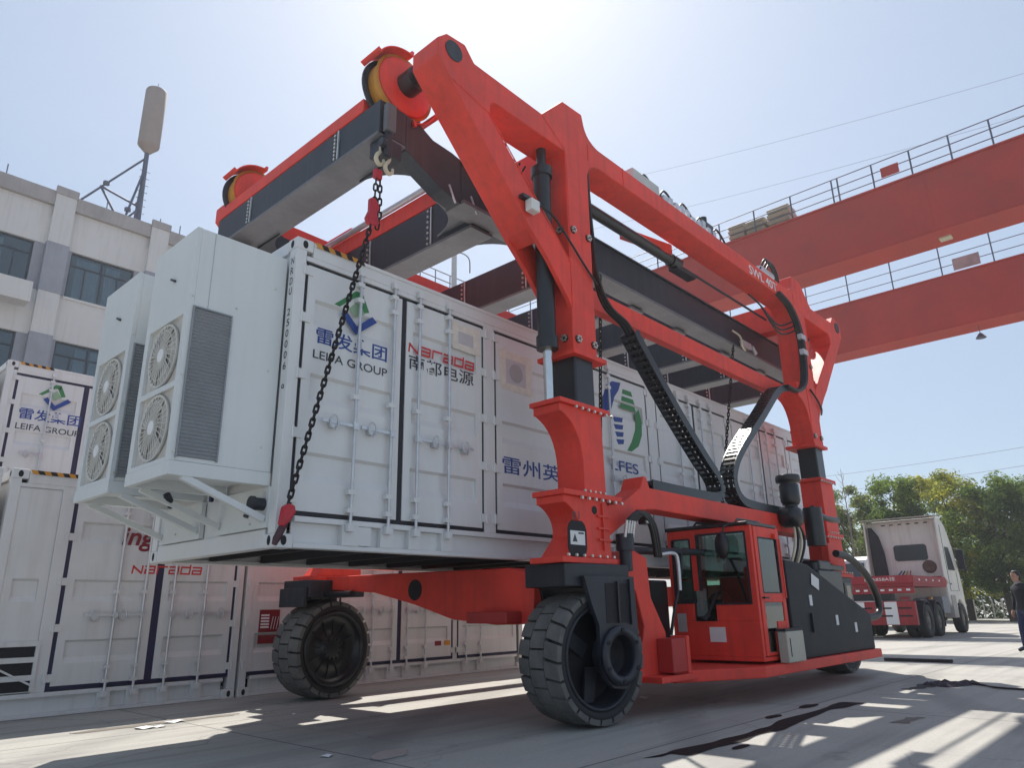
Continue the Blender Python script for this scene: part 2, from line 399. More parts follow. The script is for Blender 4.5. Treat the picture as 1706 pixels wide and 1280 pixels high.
bolt_mesh = None
def bolt(parent, loc, r=0.016, axis='z'):
    global bolt_mesh
    if bolt_mesh is None:
        b = MB().cyl((0, 0, -0.012), (0, 0, 0.012), 0.016, n=6); o = b.build("bolt", BOLT); bolt_mesh = o.data; bpy.data.objects.remove(o)
    rot = {'z': (0, 0, 0), 'y': (R_(90), 0, 0), 'x': (0, R_(90), 0)}[axis]
    k = r / 0.016
    return inst(bolt_mesh, "bolt", parent, loc, rot, (k, k, k))
def rosette(parent, loc, axis='y', rr=0.042):
    # round clamp plate with a ring of bolts
    x, y, z = loc; off = {'y': (0, -0.012, 0), 'x': (-0.012, 0, 0)}[axis]
    a = (x + off[0], y + off[1], z)
    o = MB().cyl(loc, a, rr * 1.15, n=12)
    for k in range(6):
        t = k * math.pi / 3
        d = (math.cos(t) * rr * .75, 0, math.sin(t) * rr * .75) if axis == 'y' else (0, math.cos(t) * rr * .75, math.sin(t) * rr * .75)
        bolt(parent, Vector(a) + Vector(d) + Vector(off), rr * .30, axis)
    return o.build("bolt_plate", BLACKP, parent)

# ------------------------------------------------------------------ setting: ground
struct(MB().add([(-300, -300, 0), (700, -300, 0), (700, 700, 0), (-300, 700, 0)], [(0, 1, 2, 3)]).build("ground", ground_mat()))

# ------------------------------------------------------------------ containers
def casting(parent, x, y, z, sx, sy, sz, W):
    """corner casting: steel block with oval holes; x,y,z = outer corner, s* = direction inward"""
    a, b, c = 0.178, 0.162, 0.118
    o = MB().box(x - 0.004 * sx, x + a * sx, y - 0.004 * sy, y + b * sy, z - 0.003 * sz, z + c * sz).build("corner_casting", W, parent, 0.012)
    h = MB()
    h.lathe([(0.0, 0), (1.0, 0)], (0, 0, 0), 'y', 14)
    vs = [(x + (0.085 + 0.028 * v[0]) * sx, y - 0.0055 * sy, z + (0.06 + 0.042 * v[2]) * sz) for v in h.v]
    MB().add(vs, h.f).build("casting_hole", UNDER, o)
    k = MB()
    vs = [(x - 0.0055 * sx, y + (0.08 + 0.028 * v[0]) * sy, z + (0.06 + 0.042 * v[2]) * sz) for v in h.v]
    k.add(vs, h.f)
    k.build("casting_hole", UNDER, o)
    return o

_bm = {}
def bracket_mesh(W):
    if W.name not in _bm:
        o = MB().box(-.0375, .0375, -.03, .03, -.022, .022).build("rod_bracket", W); _bm[W.name] = o.data; bpy.data.objects.remove(o)
    return _bm[W.name]
def door(parent, xa, xb, y, z0, z1, W, G, rods=(), hinges=None, handle_z=None, flip=False, nrib=3, gl=0.034, hl=True, handle_dir=1):
    """outward face at y (towards -Y)"""
    g = gl
    d = MB()
    bx = 0.09
    xi0, xi1, zi0, zi1 = xa + g, xb - g, z0 + g, z1 - g
    d.box(xi0, xi0 + bx, y, y + 0.05, zi0, zi1).box(xi1 - bx, xi1, y, y + 0.05, zi0, zi1)
    d.box(xi0 + bx, xi1 - bx, y, y + 0.05, zi0, zi0 + 0.06).box(xi0 + bx, xi1 - bx, y, y + 0.05, zi1 - 0.06, zi1)
    prof = [(y, zi0 + 0.06)]
    H = zi1 - zi0 - 0.12; per = H / nrib
    for k in range(nrib):
        c = zi0 + 0.06 + per * (k + 0.5)
        prof += [(y, c - 0.17), (y + 0.036, c - 0.10), (y + 0.036, c + 0.075), (y, c + 0.10)]
    prof += [(y, zi1 - 0.06), (y + 0.05, zi1 - 0.06), (y + 0.05, zi0 + 0.06)]
    d.prism(prof, 'x', xi0 + bx, xi1 - bx)
    o = d.build("door", W, parent, fixn=True)
    k = MB()
    yg = y + 0.012
    k.box(xa, xa + g, yg, y + 0.045, z0, z1).box(xb - g, xb, yg, y + 0.045, z0, z1)
    k.box(xa + g, xb - g, yg, y + 0.045, z0, z0 + g).box(xa + g, xb - g, yg, y + 0.045, z1 - g, z1)
    k.build("gasket", G, o)
    if hinges is not None:
        for hz in (0.06, 0.30, 0.53, 0.76, 0.96):
            zc = z0 + (z1 - z0) * hz; hx = xa if hinges == 'l' else xb
            h = MB().box(hx - 0.055, hx + 0.075, y - 0.014, y + 0.004, zc - 0.045, zc + 0.045)
            h.cyl((hx - 0.02 if hinges == 'l' else hx + 0.02, y - 0.016, zc - 0.055), (hx - 0.02 if hinges == 'l' else hx + 0.02, y - 0.016, zc + 0.055), 0.013, n=8)
            h.build("hinge", W, o)
    for i, rx in enumerate(rods):
        r = MB().cyl((rx, y - 0.045, z0 - 0.10), (rx, y - 0.045, z1 + 0.09), 0.0165, n=10)
        r.build("lock_rod", GALV, o)
        for bz in (0.03, 0.10, 0.48, 0.90, 0.97):
            zc = z0 + (z1 - z0) * bz
            inst(bracket_mesh(W), "rod_bracket", o, (rx - .0075, y - 0.032, zc))
        for zc in (z0 - .08, z1 + .065): inst(bracket_mesh(W), "cam_keeper", o, (rx, y - 0.042, zc), None, (.93, .75, 1.6))
        if hl:
            hz = handle_z if handle_z else z0 + (z1 - z0) * 0.36
            h = MB(); sgn = -1 if handle_dir < 0 else 1
            hz2 = hz - 0.0 * i
            h.bar((rx, y - 0.058, hz2), (rx + sgn * 0.36, y - 0.05, hz2 + 0.005), 0.012, 0.028)
            h.box(rx - 0.03, rx + 0.03, y - 0.075, y - 0.035, hz2 - 0.035, hz2 + 0.035)
            cx = rx + sgn * 0.24
            h.tube([(cx + 0.045 * math.cos(t), y - 0.065, hz2 + 0.07 * math.sin(t)) for t in [k * math.pi / 5 for k in range(10)]], 0.008, 5, True)
            h.box(cx - 0.03, cx + 0.03, y - 0.05, y - 0.0025, hz2 - 0.05, hz2 + 0.02)
            h.build("door_handle", GALV, o)
    return o

def container(root, X0, L, Y0, D, Z0, Hh, bays, W, G, hazard=True, rods_hl=True, keepers=True, gl=0.034):
    X1, Y1, Z1 = X0 + L, Y0 + D, Z0 + Hh
    dz0, dz1 = Z0 + 0.285, Z1 - 0.215
    ps = 0.11
    for (x, sx) in ((X0, 1), (X1, -1)):
        for (y, sy) in ((Y0, 1), (Y1, -1)):
            MB().box(x, x + ps * sx, y, y + 0.12 * sy, Z0 + 0.118, Z1 - 0.118).build("corner_post", W, root, 0.006)
            casting(root, x, y, Z0, sx, sy, 1, W); casting(root, x, y, Z1, sx, sy, -1, W)
    # rails
    for (y, sy) in ((Y0, 1), (Y1, -1)):
        t = MB().box(X0 + .18, X1 - .18, y, y + 0.09 * sy, Z1 - 0.165, Z1 - 0.004)
        t.box(X0 + .18, X1 - .18, y - 0.012 * sy, y, Z1 - 0.05, Z1 - 0.02)
        t.build("top_rail", W, root, 0.006)
        b = MB().box(X0 + .18, X1 - .18, y + 0.002 * sy, y + 0.12 * sy, Z0 + 0.004, Z0 + 0.045)
        b.box(X0 + .18, X1 - .18, y + 0.002 * sy, y + 0.12 * sy, Z0 + 0.225, Z0 + 0.275)
        b.box(X0 + .18, X1 - .18, y + 0.06 * sy, y + 0.08 * sy, Z0 + 0.045, Z0 + 0.225)
        b.build("bottom_rail", W, root, 0.004)
    for (x, sx) in ((X0, 1), (X1, -1)):
        MB().box(x, x + 0.10 * sx, Y0 + .163, Y1 - .163, Z1 - 0.13, Z1 - 0.003).build("end_header", W, root, 0.006)
        MB().box(x, x + 0.12 * sx, Y0 + .163, Y1 - .163, Z0 + 0.003, Z0 + 0.16).build("end_sill", W, root, 0.006)
    # end walls, rear wall (corrugated), roof, floor
    for (x, sx, nm) in ((X0, 1, "end_wall"), (X1, -1, "end_wall")):
        MB().box(x + .035 * sx, x + .07 * sx, Y0 + .12, Y1 - .12, Z0 + 0.16, Z1 - 0.13).build(nm, W, root)
    pr = []; x = X0 + ps; n = int((L - 2 * ps) / 0.28); st = (L - 2 * ps) / n
    for i in range(n):
        pr += [(x, Y1 - .02), (x + st * .3, Y1 - .02), (x + st * .5, Y1 - .055), (x + st * .8, Y1 - .055)]; x += st
    pr += [(X1 - ps, Y1 - .02), (X1 - ps, Y1 - .075), (X0 + ps, Y1 - .075)]
    MB().prism(pr, 'z', Z0 + .276, Z1 - .166).build("rear_wall", W, root, fixn=True)
    MB().box(X0 + .1, X1 - .1, Y0 + .09, Y1 - .09, Z1 - .05, Z1 - .02).build("roof", W, root)
    fl = MB().box(X0 + .12, X1 - .12, Y0 + .12, Y1 - .12, Z0 + .16, Z0 + .19)
    k = int(L / 0.6)
    for i in range(1, k):
        xx = X0 + L * i / k; fl.box(xx - .03, xx + .03, Y0 + .12, Y1 - .12, Z0 + .03, Z0 + .16)
    fl.build("underframe", UNDER, root)
    # front bays
    prev = X0 + ps; yd = Y0 + 0.012; doors = []
    edges = [X0 + ps] + [v for b in bays for v in b[:2]] + [X1 - ps]
    for i in range(0, len(edges), 2):
        if edges[i + 1] - edges[i] > 0.02:
            MB().box(edges[i], edges[i + 1], Y0 + 0.008, Y0 + 0.10, Z0 + .275, Z1 - .165).build("side_post", W, root, 0.005)
    for b in bays:
        xa, xb, kind = b[:3]; rods = b[3] if len(b) > 3 else ()
        MB().box(xa, xb, Y0 + 0.004, Y0 + 0.10, dz1 + 0.002, Z1 - .166).build("door_header", W, root)
        if kind == 'p':
            doors.append(door(root, xa, xb, yd, dz0, dz1, W, W, (), None, nrib=1, gl=.012))
        elif kind == 'double':
            xm = (xa + xb) / 2 if len(b) < 5 else b[4]
            doors.append(door(root, xa, xm + gl * .55, yd, dz0, dz1, W, G, [r for r in rods if r < xm], 'l', gl=gl, hl=rods_hl, handle_dir=-1))
            doors.append(door(root, xm - gl * .45 + gl, xb, yd, dz0, dz1, W, G, [r for r in rods if r > xm], 'r', gl=gl, hl=rods_hl, handle_dir=1))
        else:
            doors.append(door(root, xa, xb, yd, dz0, dz1, W, G, rods, kind if kind in ('l', 'r') else None, gl=gl, hl=rods_hl))
        if keepers:
            for r in rods:
                MB().box(r - .06, r + .09, Y0 - .002, Y0 + .06, Z0 + .045, Z0 + .225).build("keeper_plate", W, root)
    if hazard:
        for (x, sx) in ((X0, 1), (X1, -1)):
            for i in range(8):
                m = YEL if i % 2 == 0 else UNDER
                xs = x + sx * (.18 + i * .07)
                MB().prism([(xs, Z1 - .003), (xs + sx * .07, Z1 - .003), (xs + sx * .10, Z1 - .052), (xs + sx * .03, Z1 - .052)], 'y', Y0 - .016, Y0 - .0125).build("hazard_stripe", m, root, fixn=True)
    return doors

# --- the lifted container
CX0, CY0, CZ0, CL, CD, CH = 3.16, 5.607, 1.65, 12.19, 2.5, 2.896
mc = thing("battery_container", "long white storage container with cooling cabinets, slung under the red gantry", "container", (CX0 + CL / 2, CY0 + CD / 2, CZ0))
bays = [(3.275, 5.66, 'double', (3.885, 4.315, 4.655, 5.085), 4.455), (5.835, 7.42, 'l'), (7.58, 9.14, 'r', (8.12,)),
        (9.39, 11.72, 'double', (10.0, 10.36, 10.75, 11.1)), (11.92, 14.25, 'double', (12.5, 12.9, 13.3, 13.7)), (14.42, 15.2, 'r')]
cd = container(mc, CX0, CL, CY0, CD, CZ0, CH, bays, WHITE, GASKET)
yt = CY0 - 0.0005
def quad(name, pts, m, parent, y):
    return MB().prism(pts, 'y', y, y + 0.002).build(name, m, parent, fixn=True)
def chevrons(parent, cx, ztop, w, y):
    """green roof-shaped mark over a blue V"""
    h = w * 0.93
    def q(a): return [(cx + p[0] * w, ztop - p[1] * h) for p in a]
    quad("emblem_green", q([(-.50, .46), (-.02, .0), (.14, .0), (.14, .15), (-.02, .15), (-.38, .48)]), GREEN_T, parent, y)
    quad("emblem_green", q([(.14, .0), (.32, .40), (.20, .45), (.05, .15)]), GREEN_T, parent, y)
    quad("emblem_pale", q([(-.18, .47), (.03, .22), (.22, .47), (.02, .60)]), mat("print_pale_green", (0.28, 0.42, 0.28), 0.5), parent, y - .001)
    quad("emblem_blue", q([(-.34, .62), (-.22, .53), (.04, .80), (.02, 1.0)]), BLUE_T, parent, y)
    quad("emblem_blue", q([(.04, .80), (.40, .47), (.52, .57), (.02, 1.0)]), BLUE_T, parent, y)
P = cd[0]
ytx = CY0 + 0.012 - 0.003
chevrons(mc, 3.86, 4.20, 0.50, ytx)
text("lettering", "雷发集团", BLUE_T, mc, (3.43, ytx, 3.54), .25, fit=(.83, .165), weight=.0035)
text("lettering", "LEIFA GROUP", GREY_T, mc, (3.41, ytx, 3.385), .12, fit=(.86, .085), weight=.0012)
pass
text("lettering", "南都电源", GREY_T, mc, (4.545, ytx, 3.545), .2, fit=(.95, .165), weight=.002)
text("lettering", "雷州英", BLUE_T, mc, (5.955, ytx, 2.615), .2, fit=(1.06, .205), weight=.002)
text("lettering", "LFES", BLUE_T, mc, (8.14, ytx, 2.93), .2, fit=(.66, .15), weight=.0012)
def logotype(parent, x0, z0, w, h, y, m):
    n = 6; cw = w / (n + (n - 1) * .16); st = h * .20; o = MB()
    for i, ch in enumerate("Narada"):
        a = x0 + i * cw * 1.16; b = a + cw; sl = h * .10
        def q(xa, xb, za, zb): o.prism([(xa + sl * za / h, z0 + za), (xb + sl * za / h, z0 + za), (xb + sl * zb / h, z0 + zb), (xa + sl * zb / h, z0 + zb)], 'y', y, y + .002)
        v = st * .9
        if ch == 'N':
            q(a, a + v, 0, h); q(b - v, b, 0, h); o.prism([(a + v, z0 + h), (a + v, z0 + h * .72), (b - v, z0), (b - v, z0 + h * .28)], 'y', y, y + .002)
        elif ch == 'r': q(a, a + v, 0, h); q(a + v, b, h - st, h)
        elif ch == 'a':
            q(a, b - v, h - st, h); q(b - v, b, 0, h); q(a, b - v, h * .40, h * .40 + st); q(a, b - v, 0, st); q(a, a + v, st, h * .40)
        else:
            q(a, b - v, h - st, h); q(b - v, b, 0, h * 1.25); q(a + v, b - v, 0, st); q(a, a + v, 0, h - st)
    return o.build("lettering", m, parent, fixn=True)
def tape_frame(x0, x1, z0, z1, w):
    o = MB()
    o.prism([(x0 - .03, z1), (x1 + .02, z1 + .01), (x1 + .03, z1 - w), (x0 - .02, z1 - w * .9)], 'y', ytx - .001, ytx + .002)
    o.prism([(x0 - .02, z0 + w), (x1 + .01, z0 + w * .9), (x1 + .03, z0), (x0, z0 + .01)], 'y', ytx - .0012, ytx + .002)
    o.prism([(x0, z0 + .04), (x0 + w, z0 + .02), (x0 + w * .9, z1 + .06), (x0 - .01, z1 - .02)], 'y', ytx - .0024, ytx + .002)
    o.prism([(x1 - w, z0 - .0), (x1, z0 + .03), (x1 + .01, z1 - .04), (x1 - w * 1.1, z1 - .02)], 'y', ytx - .0024, ytx + .002)
    o.build("masking_tape", TAPE, mc, fixn=True)
    MB().box(x0 + w * .7, x1 - w * .7, ytx - .0004, ytx + .004, z0 + w * .7, z1 - w * .7).build("pale_film", FILM, mc)
logotype(mc, 4.535, 3.73, .96, .105, ytx, RED_T)
tape_frame(5.17, 5.58, 3.93, 4.24, .085); tape_frame(5.94, 6.50, 3.62, 4.12, .10)
MB().cyl((6.22, ytx - .002, 3.87), (6.22, ytx - .0005, 3.87), .12, n=20).build("vent_disc", mat("film_disc", (0.38, .37, .38), .5), mc)
# striped blue-green emblem on the middle door
def arc(cx, cz, r0, r1, a0, a1, n=12, sx=1, sz=1):
    o = [(cx + r0 * sx * math.cos(a0 + (a1 - a0) * i / n), cz + r0 * sz * math.sin(a0 + (a1 - a0) * i / n)) for i in range(n + 1)]
    return o + [(cx + r1 * sx * math.cos(a1 + (a0 - a1) * i / n), cz + r1 * sz * math.sin(a1 + (a0 - a1) * i / n)) for i in range(n + 1)]
def quad_e(name, pts, m, parent, y): return quad(name, [(8.01 + (x - 7.98) * 1.08, 3.74 + (z - 3.74) * 1.06) for x, z in pts], m, parent, y)
quad_e("emblem_blue", [(8.22, 4.20), (8.42, 4.22), (8.36, 4.10), (8.25, 3.98), (8.17, 3.80), (7.98, 3.72), (8.0, 3.95), (8.08, 4.12)], BLUE_T, mc, ytx)
for i, (a, b) in enumerate(((8.46, 8.66), (8.43, 8.70), (8.40, 8.72))):
    quad_e("emblem_green", [(a, 4.14 - i * .105), (b, 4.14 - i * .105), (b + .03, 4.07 - i * .105), (a - .02, 4.07 - i * .105)], GREEN_T, mc, ytx)
quad_e("emblem_green", [(8.72, 3.83), (8.82, 3.92), (8.88, 3.75), (8.86, 3.55), (8.76, 3.38), (8.58, 3.28), (8.48, 3.28), (8.60, 3.42), (8.70, 3.60), (8.72, 3.72)], GREEN_T, mc, ytx)
for i in range(4):
    quad_e("emblem_blue", [(8.18 + i * .02, 3.70 - i * .10), (8.42, 3.72 - i * .10), (8.40, 3.655 - i * .10), (8.22 + i * .02, 3.635 - i * .10)], BLUE_T, mc, ytx)
MB().box(9.70, 9.88, ytx - .002, ytx + .003, 4.0, 4.16).build("door_label", mat("faded_label", (0.42, .33, .34), .6), mc)
# serial number down the corner post (end face)
for i, ch in enumerate("NRDU 250006 9"):
    if ch != ' ': text("lettering", ch, GREY_T, mc, (CX0 - .002, CY0 + .085, 4.27 - i * .105), .1, xdir=(0, -1, 0), fit=(.05, .072), weight=.001)
MB().box(3.55, 3.66, ytx + .052, ytx + .07, 1.72, 1.79).build("warning_plate", mat("faded_plate", (0.45, .44, .38), .6), mc)
MB().box(4.0, 4.14, CY0 - .003, CY0 + .06, 1.70, 1.87).box(3.86, 4.0, CY0 - .004, CY0 + .06, 1.695, 1.875).build("keeper_plate", WHITE, mc)

# cooling cabinets on the container's end
def cooler(y0, y1):
    x0, x1, z0, z1 = 2.285, 3.155, 2.29, 4.345
    yc = (y0 + y1) / 2
    fans = [(3.26, .30), (2.62, .30)]
    b = MB()
    b.box(x0 + .04, x1, y0, y1, z0, z1)
    body = b.build("cooling_cabinet", ACW, mc, 0.008)
    # front panel with two square fan openings
    hw = (y1 - y0) / 2 - .085
    f = MB()
    f.box(x0, x0 + .04, y0, y1, fans[0][0] + .295, z1)
    f.box(x0, x0 + .04, y0, yc - hw, z0, fans[0][0] + .295).box(x0, x0 + .04, yc + hw, y1, z0, fans[0][0] + .295)
    f.box(x0, x0 + .04, yc - hw, yc + hw, fans[1][0] + .295, fans[0][0] - .295).box(x0, x0 + .04, yc - hw, yc + hw, z0, fans[1][0] - .295)
    f.build("front_panel", ACW, body)
    for (zc, rr) in fans:
        MB().box(x0 + .030, x0 + .0385, yc - hw, yc + hw, zc - .295, zc + .295).build("fan_back", FANDK, body)
        g = MB().lathe([(.285, -.0), (.285, .02), (.265, .02), (.265, -.0), (.285, -.0)], (x0 + .002, yc, zc), 'x', 28)
        for k in (1, 3): g.tube([(x0 - .006, yc + (.07 + .05 * k) * math.cos(t), zc + (.07 + .05 * k) * math.sin(t)) for t in [j * math.pi / 14 for j in range(28)]], .0035, 4, True)
        for k in range(28):
            t = 2 * math.pi * k / 28; t2 = t + .25
            g.tube([(x0 - .005, yc + .05 * math.cos(t), zc + .05 * math.sin(t)), (x0 - .014, yc + .16 * math.cos(t + .12), zc + .16 * math.sin(t + .12)), (x0 + .002, yc + .28 * math.cos(t2), zc + .28 * math.sin(t2))], .004, 4)
        g.build("fan_guard", mat("guard_beige", (.66, .65, .61), .5, var=.06), body)
        MB().cyl((x0 - .016, yc, zc), (x0 + .02, yc, zc), .06, n=18).build("fan_hub", WHITE_T, body)
        bl = MB()
        for k in range(5):
            t = k * 2 * math.pi / 5 + .3
            vs = []
            for (r, da) in ((.06, -.3), (.26, -.15), (.26, .5), (.06, .3)):
                vs.append((x0 + .012 + .012 * da, yc + r * math.cos(t + da), zc + r * math.sin(t + da)))
            vs += [(v[0] + .004, v[1], v[2]) for v in vs]
            bl.add(vs, [(0, 1, 2, 3), (7, 6, 5, 4), (0, 4, 5, 1), (1, 5, 6, 2), (2, 6, 7, 3), (3, 7, 4, 0)])
        bl.build("fan_blade", FANDK, body)
    # side louvre (faces the camera side) and latch
    l = MB(); n = 42
    for i in range(n):
        z = 2.325 + (3.60 - 2.325) * i / n
        l.add([(2.335, y0 - .004, z), (2.655, y0 - .004, z), (2.655, y0 - .016, z + .012), (2.335, y0 - .016, z + .012), (2.655, y0 - .003, z + .029), (2.335, y0 - .003, z + .029)],
              [(0, 1, 2, 3), (3, 2, 4, 5)])
    l.box(2.322, 2.335, y0 - .018, y0 - .002, 2.315, 3.612).box(2.655, 2.668, y0 - .018, y0 - .002, 2.315, 3.612)
    l.box(2.335, 2.655, y0 - .018, y0 - .002, 3.600, 3.612)
    l.build("side_louvre", LOUV, body)
    MB().bar((x0 - .012, yc - .10, 3.93), (x0 - .012, yc - .02, 3.97), .02, .02).build("latch", GREY_T, body)
    MB().box(x0 + .16, x0 + .165, y0 - .003, y0, 3.62, z1 - .01).build("panel_seam", mat("seam_grey", (.42, .44, .44), .5), body)
    for (px, pz) in ((2.31, 2.36), (2.31, 3.7), (2.70, 3.7), (3.05, 4.0), (3.05, 3.2), (3.05, 2.5), (2.30, 3.0)):
        bolt(body, (px, y0 - .004, pz), .010, 'y')
    # base frame and struts
    s = MB().box(x0 - .006, x1, y0 - .006, y0 + .06, z0 - .115, z0 - .002).box(x0 - .006, x1, y1 - .06, y1 + .006, z0 - .115, z0 - .002)
    s.box(x0 - .006, x0 + .05, y0 + .06, y1 - .06, z0 - .115, z0 - .002).box(x0 + .05, x1, y0 + .06, y1 - .06, z0 - .03, z0 - .004)
    s.build("shelf_frame", ACW, mc, 0.005)
    for y in (y0 + .025, y1 - .025):
        MB().bar((x0 + .12, y, z0 - .115), (x1 - .02, y, CZ0 + .24), .05, .055).build("strut", ACW, mc, 0.004)
    MB().box(x1 - .012, x1 + .03, y0 - .02, y1 + .02, CZ0 + .17, z0 - .12).build("end_panel", ACW, mc)
    return body
cooler(5.745, 6.60)
cooler(7.00, 7.86)
MB().box(3.125, 3.150, 6.76, 6.81, 2.15, 4.3).build("gasket", NAVY, mc)
k = MB().cyl((3.05, 5.80, 2.02), (3.14, 5.80, 2.02), .055, n=16).cyl((3.02, 5.80, 2.02), (3.05, 5.80, 2.02), .065, n=16).cyl((3.03, 5.80, 2.0), (2.99, 5.80, 1.90), .025, n=8)
k.build("power_socket", STEEL_D, mc)
MB().cyl((2.62, 6.55, 2.14), (2.70, 6.60, 2.05), .035, n=10).build("drain_pipe", STEEL_D, mc)
for (py, pz) in ((5.78, 2.12), (5.95, 2.10), (6.3, 2.1), (6.0, 1.87), (7.2, 2.1), (7.5, 1.9)): bolt(mc, (3.138, py, pz), .011, 'x')

# --- containers standing in the yard
GRP = "white containers in the row behind the gantry"
ca = thing("storage_container", "short white container at left with navy door seals and red lettering, standing on the concrete", "container", (3.86, 11.6, 0), GRP)
da = container(ca, 2.30, 3.12, 10.38, 2.44, 0.0, 2.88, [(2.40, 2.88, 'p'), (3.03, 5.32, 'double', (3.68, 4.02, 4.40, 4.85), 4.18)], WHITE2, NAVY, gl=.05)
yr = 10.38 + .009
logotype(ca, 3.83, 1.66, .94, .11, yr, RED_T)
text("lettering", "ing", MAROON, ca, (3.66, yr, 1.95), .3, fit=(.42, .30), weight=.006, shear=.2)
o = MB()
for z in (.42, .62, .80): o.box(2.42, 2.90, 10.36, 10.388, z, z + .06)
o.box(2.42, 2.46, 10.362, 10.388, .30, .80).box(2.86, 2.90, 10.362, 10.388, .30, .80); o.bar((2.44, 10.375, .60), (2.88, 10.375, .36), .02, .06, (0, 1, 0))
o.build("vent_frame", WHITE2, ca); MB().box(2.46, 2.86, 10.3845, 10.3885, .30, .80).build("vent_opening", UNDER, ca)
cb = thing("storage_container", "white container right of the narada one, with a dark red pictogram label, behind the far wheel", "container", (8.5, 11.6, 0), GRP)
cb["label"] = "white container with a dark red pictogram label, partly hidden by the far front wheel"
container(cb, 5.47, 6.06, 10.38, 2.44, 0.0, 2.88, [(5.53, 6.92, 'l'), (7.10, 9.62, 'double', (7.75, 8.17, 8.50, 8.92), 8.33), (9.72, 11.40, 'l', (9.92, 10.30))], WHITE2, NAVY, gl=.045)
MB().box(5.72, 6.05, yr - .002, yr + .003, .86, 1.18).build("pictogram_label", MAROON, cb)
o = MB()
for i in range(5): o.box(5.745, 5.88, yr - .0035, yr + .002, .92 + i * .042, .945 + i * .042)
for i in range(3): o.bar((5.91 + i * .045, yr - .002, .90), (5.94 + i * .045, yr - .002, 1.08), .003, .018, (0, 1, 0))
o.build("pictogram", WHITE_T, cb)
MB().box(5.72, 6.05, yr - .002, yr + .003, .70, .82).build("pictogram_label", MAROON, cb)
for i, c_ in enumerate((MAROON, YEL)):
    MB().box(9.18 + i * .22, 9.33 + i * .22, yr - .002, yr + .003, .52, .60).build("warning_sticker", c_, cb)
cc = thing("storage_container", "white container at the left picture edge, beside the short lettered one", "container", (-.9, 11.6, 0), GRP)
container(cc, -3.85, 6.06, 10.42, 2.44, 0.0, 2.88, [(-3.7, -1.4, 'double', (-3.2, -2.8, -2.3, -1.9)), (-1.2, 0.4, 'l'), (.55, 2.1, 'r', (1.2, 1.6))], WHITE2, NAVY, keepers=False)
GB = "stacked white containers in the back row"
for (x0, z0, lab) in ((3.05, 2.90, "white container high in the back row with green and blue emblem on its doors"), (3.05, 0.0, "white container carrying the emblem-marked one in the back row"),
                      (-3.15, 2.72, "white container at the left edge on top of the back row, no lettering"), (-3.15, -.0, "lower white container in the back row at the left edge")):
    t = thing("storage_container", lab, "container", (x0 + 3, 16.8, z0), GB)
    if z0 > 0 or x0 > 0:
        container(t, x0, 6.06, 15.6, 2.44, z0, 2.88 if z0 != 0 else 2.71 if x0 < 0 else 2.89, [(x0 + .17, x0 + 2.5, 'double', (x0 + .78, x0 + 1.62), x0 + 1.36), (x0 + 2.7, x0 + 4.2, 'l'), (x0 + 4.4, x0 + 5.9, 'r', ())], WHITE2, NAVY, hazard=(z0 > 0), keepers=False, gl=.05)
    else:
        container(t, x0, 6.06, 15.6, 2.44, z0, 2.71, [(x0 + .17, x0 + 2.5, 'double', (x0 + .78, x0 + 1.62)), (x0 + 2.7, x0 + 5.9, 'double', ())], WHITE2, NAVY, hazard=False, keepers=False)
    if x0 > 0 and z0 > 0:
        y2 = 15.6 + .009
        chevrons(t, x0 + .86, z0 + 2.56, .56, y2)
        text("lettering", "雷发集团", BLUE_T, t, (x0 + .32, y2, z0 + 1.80), .25, fit=(1.05, .22), weight=.0035)
        text("lettering", "LEIFA GROUP", GREY_T, t, (x0 + .30, y2, z0 + 1.60), .12, fit=(1.08, .115), weight=.0012)

# ------------------------------------------------------------------ gantry carrier
YN0, YN1 = 4.64, 5.05      # near side frame
YF0, YF1 = 9.15, 9.56      # far side frame
MX = 9.87                  # machine's mid plane along X
gc = thing("gantry_carrier", "red wheeled gantry carrier straddling the lifted white container", "gantry crane", (MX, 7.1, 0))
def mir(pts, rear): return [(2 * MX - x, z) for x, z in pts] if rear else pts
def curve(p0, p1, p2, n=8):
    return [((1 - t) ** 2 * p0[0] + 2 * t * (1 - t) * p1[0] + t * t * p2[0], (1 - t) ** 2 * p0[1] + 2 * t * (1 - t) * p1[1] + t * t * p2[1]) for t in [i / n for i in range(n + 1)]]

